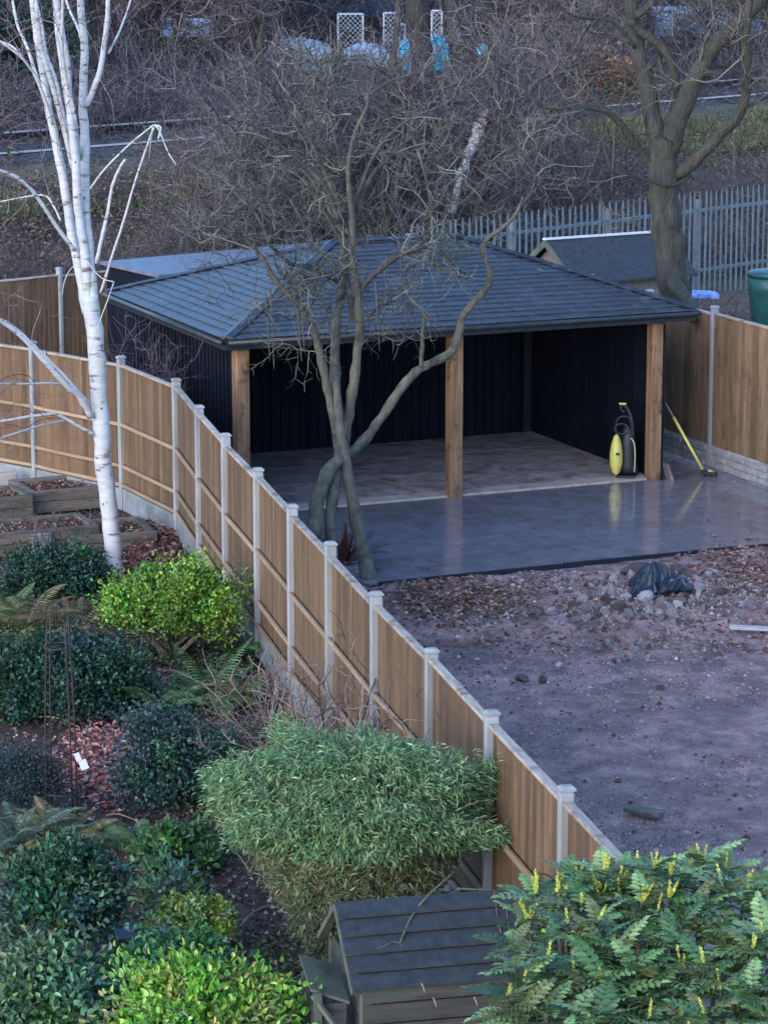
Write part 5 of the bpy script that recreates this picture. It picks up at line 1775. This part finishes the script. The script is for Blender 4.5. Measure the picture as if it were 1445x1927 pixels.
Vv, Fq, cc = leaves_np(P, D, O + np.array([0, 0, 1.2]) + rng.normal(0, .45, P.shape), .066, .0135, [(.12, .23, .10), (.21, .35, .16), (.08, .16, .075), (.32, .44, .23), (.16, .29, .14), (.25, .33, .14)], fold=.2, var=.25)
oc_ = palette([(.24, .22, .13), (.18, .18, .09), (.14, .15, .08), (.16, .22, .10), (.3, .26, .17)], len(P), .2)
mixm = np.repeat(lowk & (rng.random(len(P)) < .75), 4)
cc[mixm] = np.repeat(oc_, 4, 0)[mixm]
o = link('foliage', npmesh('foliage', Vv, Fq, cc), bam, mat=M_leaf); o['kind'] = 'stuff'
n = 260
S0 = rng.normal(0, .12, (n, 3)); S0[:, 2] = 0
E_ = unit(rng.normal(0, 1, (n, 3))); E_[:, 2] = np.abs(E_[:, 2]); E_ = E_ * [1.05, .74, .6] + [0, 0, bc.z]
t = np.linspace(0, 1, 8)[None, :, None]
mid = S0 * .7 + E_ * .3 + np.array([0, 0, .75])
P = (1 - t) ** 2 * S0[:, None] + 2 * t * (1 - t) * mid[:, None] + t * t * E_[:, None] + rng.normal(0, .008, (n, 8, 3))
a = tubes_np(P, np.full((n, 8), .005), palette([(.2, .2, .09), (.28, .26, .14), (.3, .25, .17)], n), 4)
link('canes', npmesh('canes', *a, True), bam, mat=M_twig)

# plant frame with a white tag
of = at(118, 1545, z=0)
ob = empty('plant_frame', of, .3, 'rusty dark obelisk plant frame with two hoops standing in the leaf litter', 'plant frame')
sc_ = of.y / F0
rr0, hh0 = .155, 1.15
legs = [(math.cos(a) * rr0, math.sin(a) * rr0) for a in (.4, 1.97, 3.54, 5.11)]
for (x, y) in legs:
    MB().tube([(x * 1.05, y * 1.05, -.05), (x, y, .8), (x * .92, y * .92, 1.25), (x * .8, y * .8, 1.6), (x * .72, y * .72, 1.85)], .0085, 6).build('leg', M_iron, ob, smooth=True)
for z, f in ((.28, 1.05), (.66, 1.03), (1.6, .82)):
    P = [Vector((math.cos(t) * rr0 * f, math.sin(t) * rr0 * f, z)) for t in np.linspace(0, 2 * math.pi, 25)]
    MB().tube(P, .007, 6).build('hoop', M_iron, ob, smooth=True)
tg = at(150, 1432, Y=of.y - .1)
mb = MB(); mb.box((0, 0, .04), (.05, .008, .075)); mb.box((.022, .006, -.045), (.07, .008, .09))
o = mb.build('plastic_tag', M_tag, loc=tg, rot=(0, -.35, 0)); tag(o, 'white plastic tag tied to the plant frame', 'tag')
# pale stake
p0, p1 = at(392, 1505, z=0), at(398, 1455, Y=27.4)
o = MB().tube([Vector((0, 0, -.03)), p1 - p0], [.016, .013], 7).build('stake', M_rail, loc=p0, smooth=True); tag(o, 'short pale wooden stake left of the bamboo bush', 'stake')
# slate piece
p = at(236, 1765, z=.05)
o = MB().box((0, 0, 0), (.16, .2, .03)).build('slate_slab', M_tile, loc=p + Vector((0, 0, .04)), rot=(.25, 0, .3)); bevel(o, .006); tag(o, 'blue-grey slate slab between the dark shrub and the variegated one', 'slab')

# ------------------------------------------------------------------ felt roofed hutch
ha, hb = at(630, 1697, z=1.30), at(1010, 1667, z=1.30)
he = at(665, 1868, z=.86)
dv = hb - ha; dv.z = 0; hwl = dv.length; dv.normalize()
hyaw = math.atan2(dv.y, dv.x)
hn = Vector((dv.y, -dv.x, 0))                # towards the camera
hut = empty('wooden_hutch', (ha.x, ha.y, 0), hyaw, 'small wooden hutch with grey felt board roof in front of the bamboo', 'hutch')
run = (he - ha).dot(hn); drop = 1.30 - .86
for s in (-1, 1):
    ns = 5
    for k in range(ns):
        t0, t1 = k / ns, (k + 1) / ns
        y0, y1 = -s * run * t0, -s * run * t1
        z0, z1 = 1.30 - drop * t0, 1.30 - drop * t1
        mb = MB()
        mb.prism([Vector((0, y0, z0 - .004)), Vector((0, y1 - s * .014, z1 + .026)), Vector((0, y1 - s * .014, z1 + .006)), Vector((0, y0, z0 - .028))], (hwl, 0, 0))
        mb.build('felt_strip', M_felt, hut)
MB().box((hwl / 2, 0, 1.0), (hwl - .1, .03, .5)).build('ridge_board', M_dwood, hut)
for s in (-1, 1):
    mb = MB().bar((.02, 0, 1.265), (.02, -s * run * .98, .845), .035, .06, up=(1, 0, 0)); mb.build('barge_board', M_bwood, hut)
for (x, y) in ((.10, -run * .88), (.10, run * .88), (hwl - .1, -run * .88), (hwl - .1, run * .88)):
    o = MB().box((x, y, .42), (.07, .07, .86)).build('leg', M_bwood, hut); bevel(o, .006)
for k in range(6):
    o = MB().box((hwl / 2, -run * .90 - .028, .10 + k * .145), (hwl - .14, .018, .135)).build('wall_board', M_dwood, hut); bevel(o, .004)
    MB().box((.09, 0, .10 + k * .145), (.018, run * 1.7, .135)).build('wall_board', M_dwood, hut)
# side shelf with sloping lid at the left
mb = MB().prism([Vector((-.24, -run * .60, .80)), Vector((.02, -run * .66, .70)), Vector((.02, run * .1, .80)), Vector((-.24, run * .1, .90))], (0, 0, .022)); o = mb.build('side_lid', M_bwood, hut)
mb = MB().bar((-.23, -run * .62, .78), (-.05, -run * .95, .52), .03, .03); mb.build('brace', M_bwood, hut)
for y in (-run * .66, run * .05):
    o = MB().box((-.20, y, .40), (.05, .05, .80)).build('leg', M_bwood, hut)
MB().box((-.12, -run * .62, .38), (.24, .02, .66)).build('side_panel', M_dwood, hut)
P, R = smoothcurve([(-.38, -run * .5, 0), (-.39, -run * .55, .35), (-.35, -run * .55, .52), (-.27, -run * .6, .56)], .012, 4)
MB().tube(P, R, 6).build('bent_pipe', M_galv, hut, smooth=True)
# fallen branch on the roof
brc = empty('fallen_branch', at(755, 1780, z=1.15), 0, 'thin forked bare branch lying on the hutch roof', 'branch')
def onroof(x, y, lift=.025):
    # meet the roof slope plane
    c_ = Vector((0, 0, H)); d = at(x, y, Y=20) - c_
    n_ = Vector((hn.x * drop, hn.y * drop, run)).normalized()
    t = (Vector((ha.x, ha.y, 1.30)) - c_).dot(n_) / d.dot(n_)
    return c_ + d * t + n_ * lift
for pts, w in (([(752, 1778), (770, 1735), (790, 1705), (808, 1682)], .009), ([(808, 1682), (835, 1658), (850, 1645)], .008), ([(798, 1692), (780, 1675), (770, 1662)], .007), ([(752, 1778), (738, 1775), (722, 1784), (706, 1788)], .006),
               ([(860, 1672), (900, 1674), (928, 1674)], .008), ([(930, 1675), (934, 1720), (942, 1760)], .006), ([(950, 1695), (955, 1740), (958, 1775)], .005), ([(752, 1778), (756, 1792)], .005)):
    P = [onroof(x, y, .02 + .0 * i) if y > 1690 else at(x, y, Y=ha.y + .02) for i, (x, y) in enumerate(pts)]
    P, R = smoothcurve([p - brc.location for p in P], w, 4)
    MB().tube(P, R, 6, .1).build('twig', M_bark, brc, smooth=True)
def petal_leaf(p, s, m, name, label, cat, rot):
    mb = MB(); mb.v += [Vector(v) * s for v in ((0, -1, 0), (.45, -.3, .12), (.4, .5, .1), (0, 1, -.05), (-.4, .5, .1), (-.45, -.3, .12), (0, 0, -.02))]
    mb.f += [(6, i, (i + 1) % 6) for i in range(6)]
    o = mb.build(name, m, loc=p, rot=rot); sm = o.modifiers.new('t', 'SOLIDIFY'); sm.thickness = .002
    return tag(o, label, cat)
M_cream = material('cream_leaf', (.55, .5, .28), (.7, .66, .42), .5)
hy = lambda px, py: at(px, py, Y=he.y - .12)
petal_leaf(at(1017, 508, z=2.95), .05, M_tag, 'fallen_leaf', 'single white leaf on the dark carport roof', 'leaf', (.3, .2, 1.2))
for px, py, l in ((796, 1859, 'cream leaf just under the hutch eave'), (818, 1886, 'lower cream leaf stuck on the hutch front boards'), (895, 1884, 'cream leaf on the hutch front nearest the yellow-flowered shrub')):
    petal_leaf(at(px, py, Y=he.y + .02), .035, M_cream, 'fallen_leaf', l, 'leaf', (1.2, .1, 1.4))

# ------------------------------------------------------------------ mahonia with yellow flower spikes
mpal = [(.09, .19, .06), (.14, .26, .085), (.06, .13, .05), (.22, .34, .13), (.28, .36, .10), (.15, .17, .06), (.05, .1, .04)]


def mahonia_leaf(seed, pal):
    r = np.random.default_rng(seed)
    n = 6; L = .27
    Ps, Ds, Ls = [], [], []
    for k in range(n):
        t = .16 + .8 * k / (n - 1)
        for sg in (-1, 1):
            Ps.append((L * t, 0, L * (.42 * t - .5 * t * t))); Ds.append((.5, sg * .9, -.05 + r.normal(0, .08))); Ls.append(.088 * (1 - .35 * abs(t - .45) * 2) * r.uniform(.85, 1.15))
    Ps.append((L, 0, L * -.08)); Ds.append((1, 0, -.3)); Ls.append(.095)
    Ps, Ds, Ls = np.array(Ps), unit(np.array(Ds, float)), np.array(Ls)[:, None]
    Sd = unit(np.cross(Ds, [0, 0, 1])); N_ = np.cross(Sd, Ds); W_2 = .046
    # spiny oval leaflet: zigzag outline, folded on the midrib
    prof = [(0, 0), (.16, .42), (.26, .30), (.42, .56), (.52, .36), (.68, .46), (.76, .24), (1, 0)]
    vs = [Ps]
    for a, b in prof[1:-1]: vs.append(Ps + Ds * Ls * a + Sd * W_2 * b + N_ * W_2 * b * .35)
    vs.append(Ps + Ds * Ls - N_ * .006)
    for a, b in reversed(prof[1:-1]): vs.append(Ps + Ds * Ls * a - Sd * W_2 * b + N_ * W_2 * b * .35)
    nv = len(vs)                              # 14
    vs.append(Ps + Ds * Ls * .5)
    Vv = np.stack(vs, 1).reshape(-1, 3); b = np.arange(len(Ps))[:, None] * (nv + 1)
    Fq = np.concatenate([b + [nv, i, (i + 1) % nv] for i in range(nv)])
    base = np.array(pal)[r.integers(0, len(pal))]
    cc = np.repeat(np.clip(base * (1 + r.normal(0, .14, (len(Ps), 1))), .01, 1), nv + 1, axis=0)
    m_ = len(Vv)
    q = np.array([[L * a, w_, L * (.42 * a - .5 * a * a) - .002] for a in np.linspace(0, 1, 5) for w_ in (-.003, .003)])
    fq = np.array([[m_ + 2 * i, m_ + 2 * i + 1, m_ + 2 * i + 3] for i in range(4)] + [[m_ + 2 * i, m_ + 2 * i + 3, m_ + 2 * i + 2] for i in range(4)])
    me = npmesh('leaf', np.concatenate([Vv, q]), np.concatenate([Fq, fq]), np.concatenate([cc, np.tile([[.2, .2, .1]], (10, 1))]))
    me.materials.append(M_gloss)
    return me


def spike_mesh(seed):
    r = np.random.default_rng(seed)
    n = 70; t = np.sort(r.uniform(.1, 1, n)); L = .17
    a = r.uniform(0, 6.28, n)
    P = np.stack([np.cos(a) * .004, np.sin(a) * .004, L * t], 1)
    D = np.stack([np.cos(a), np.sin(a), .6 + .6 * t], 1)
    Vv, Fq, cc = leaves_np(P, D, np.stack([-np.sin(a) * 0, a * 0, a * 0 + 1], 1) + r.normal(0, .3, (n, 3)), .017, .013, [(.80, .72, .08), (.88, .84, .2), (.7, .66, .10), (.6, .66, .2)])
    me = npmesh('flower_spike', Vv, Fq, cc); me.materials.append(M_yellow)
    return me


mah_l = [mahonia_leaf(k, mpal) for k in range(8)]
mah_s = [spike_mesh(k) for k in range(3)]


def mahonia(label, whorls, foot):
    """whorls: (pixel x, pixel y, distance, leaves, flowers, scale, tilt)"""
    root = empty('mahonia_shrub', foot, 0, label, 'shrub')
    for (px, py, Y, nl, nf, sc, tl) in whorls:
        c = at(px, py, Y=Y) - foot
        P, R = smoothcurve([Vector((random.gauss(0, .04), random.gauss(0, .04), 0)), Vector((c.x * .35, c.y * .35, c.z * .45)), Vector((c.x * .85, c.y * .85, c.z * .8)), c], [.02, .016, .012, .009], 3)
        MB().tube(P, R, 5, .05).build('stem', M_bark, root, smooth=True)
        a0 = random.uniform(0, 6.28)
        for k in range(nl):
            a = a0 + k * 2.4
            el = random.uniform(-.35, .15) - .55 * (k / nl) * 1.0
            s = sc * random.uniform(.66, 1.0)
            link('leaf', random.choice(mah_l), root, c + Vector((0, 0, -.02 * (nl - k) * .5)), (random.uniform(-.25, .25), el, a), (s, s, s))
        for k in range(nf):
            a = random.uniform(0, 6.28); tt = random.uniform(.05, .5)
            link('flower_spike', random.choice(mah_s), root, c + Vector((0, 0, .01)), (0, tt, a), (.68 * sc, .68 * sc, random.uniform(.35, 1.05) * sc))
    return root


random.seed(5)


def outline(x):
    return float(np.interp(x, [890, 930, 1000, 1060, 1120, 1180, 1240, 1300, 1340, 1400, 1460], [1830, 1760, 1665, 1640, 1615, 1640, 1650, 1600, 1590, 1640, 1640]))


def whorlset(n, x0, x1, y0, y1, dY=0.0):
    W, tries = [], 0
    while len(W) < n and tries < 4000:
        tries += 1
        x, y = random.uniform(x0, x1), random.uniform(y0, y1)
        o = outline(x) + 22
        if y < o: continue
        if x < np.interp(y, [1640, 1700, 1780, 1850, 1960], [1010, 985, 950, 945, 965]): continue
        if any((x - a[0]) ** 2 + ((y - a[1]) * 1.2) ** 2 < (43 if y > o + 60 else 36) ** 2 for a in W): continue
        top = y < o + 45
        Y = 17.3 - (y - 1600) / 330 * 2.0 + random.uniform(-.25, .25) + dY
        W.append((x, y, Y, 8, (random.choice((2, 4, 6)) if top else random.choice((0, 0, 0, 1, 2))), random.uniform(.85, 1.1), 0))
    return W


W1 = whorlset(37, 900, 1130, 1600, 1960)
W2 = whorlset(36, 1130, 1475, 1560, 1790)
W3 = whorlset(34, 1130, 1475, 1790, 1980)
W2 += [(1232, 1640, 16.9, 9, 3, 1, 0), (1262, 1655, 16.8, 9, 2, 1, 0), (1205, 1655, 17.0, 8, 2, 1, 0)]
mahonia('spiny-leaved green shrub with few yellow flowers next to the hutch roof', W1, Vector((1.2, 16.9, 0)))
mahonia('largest yellow-flowered spiny shrub reaching the right edge', W2, Vector((1.9, 16.4, 0)))
mahonia('nearest spiny shrub with yellow spikes along the bottom right', W3, Vector((1.6, 15.3, 0)))
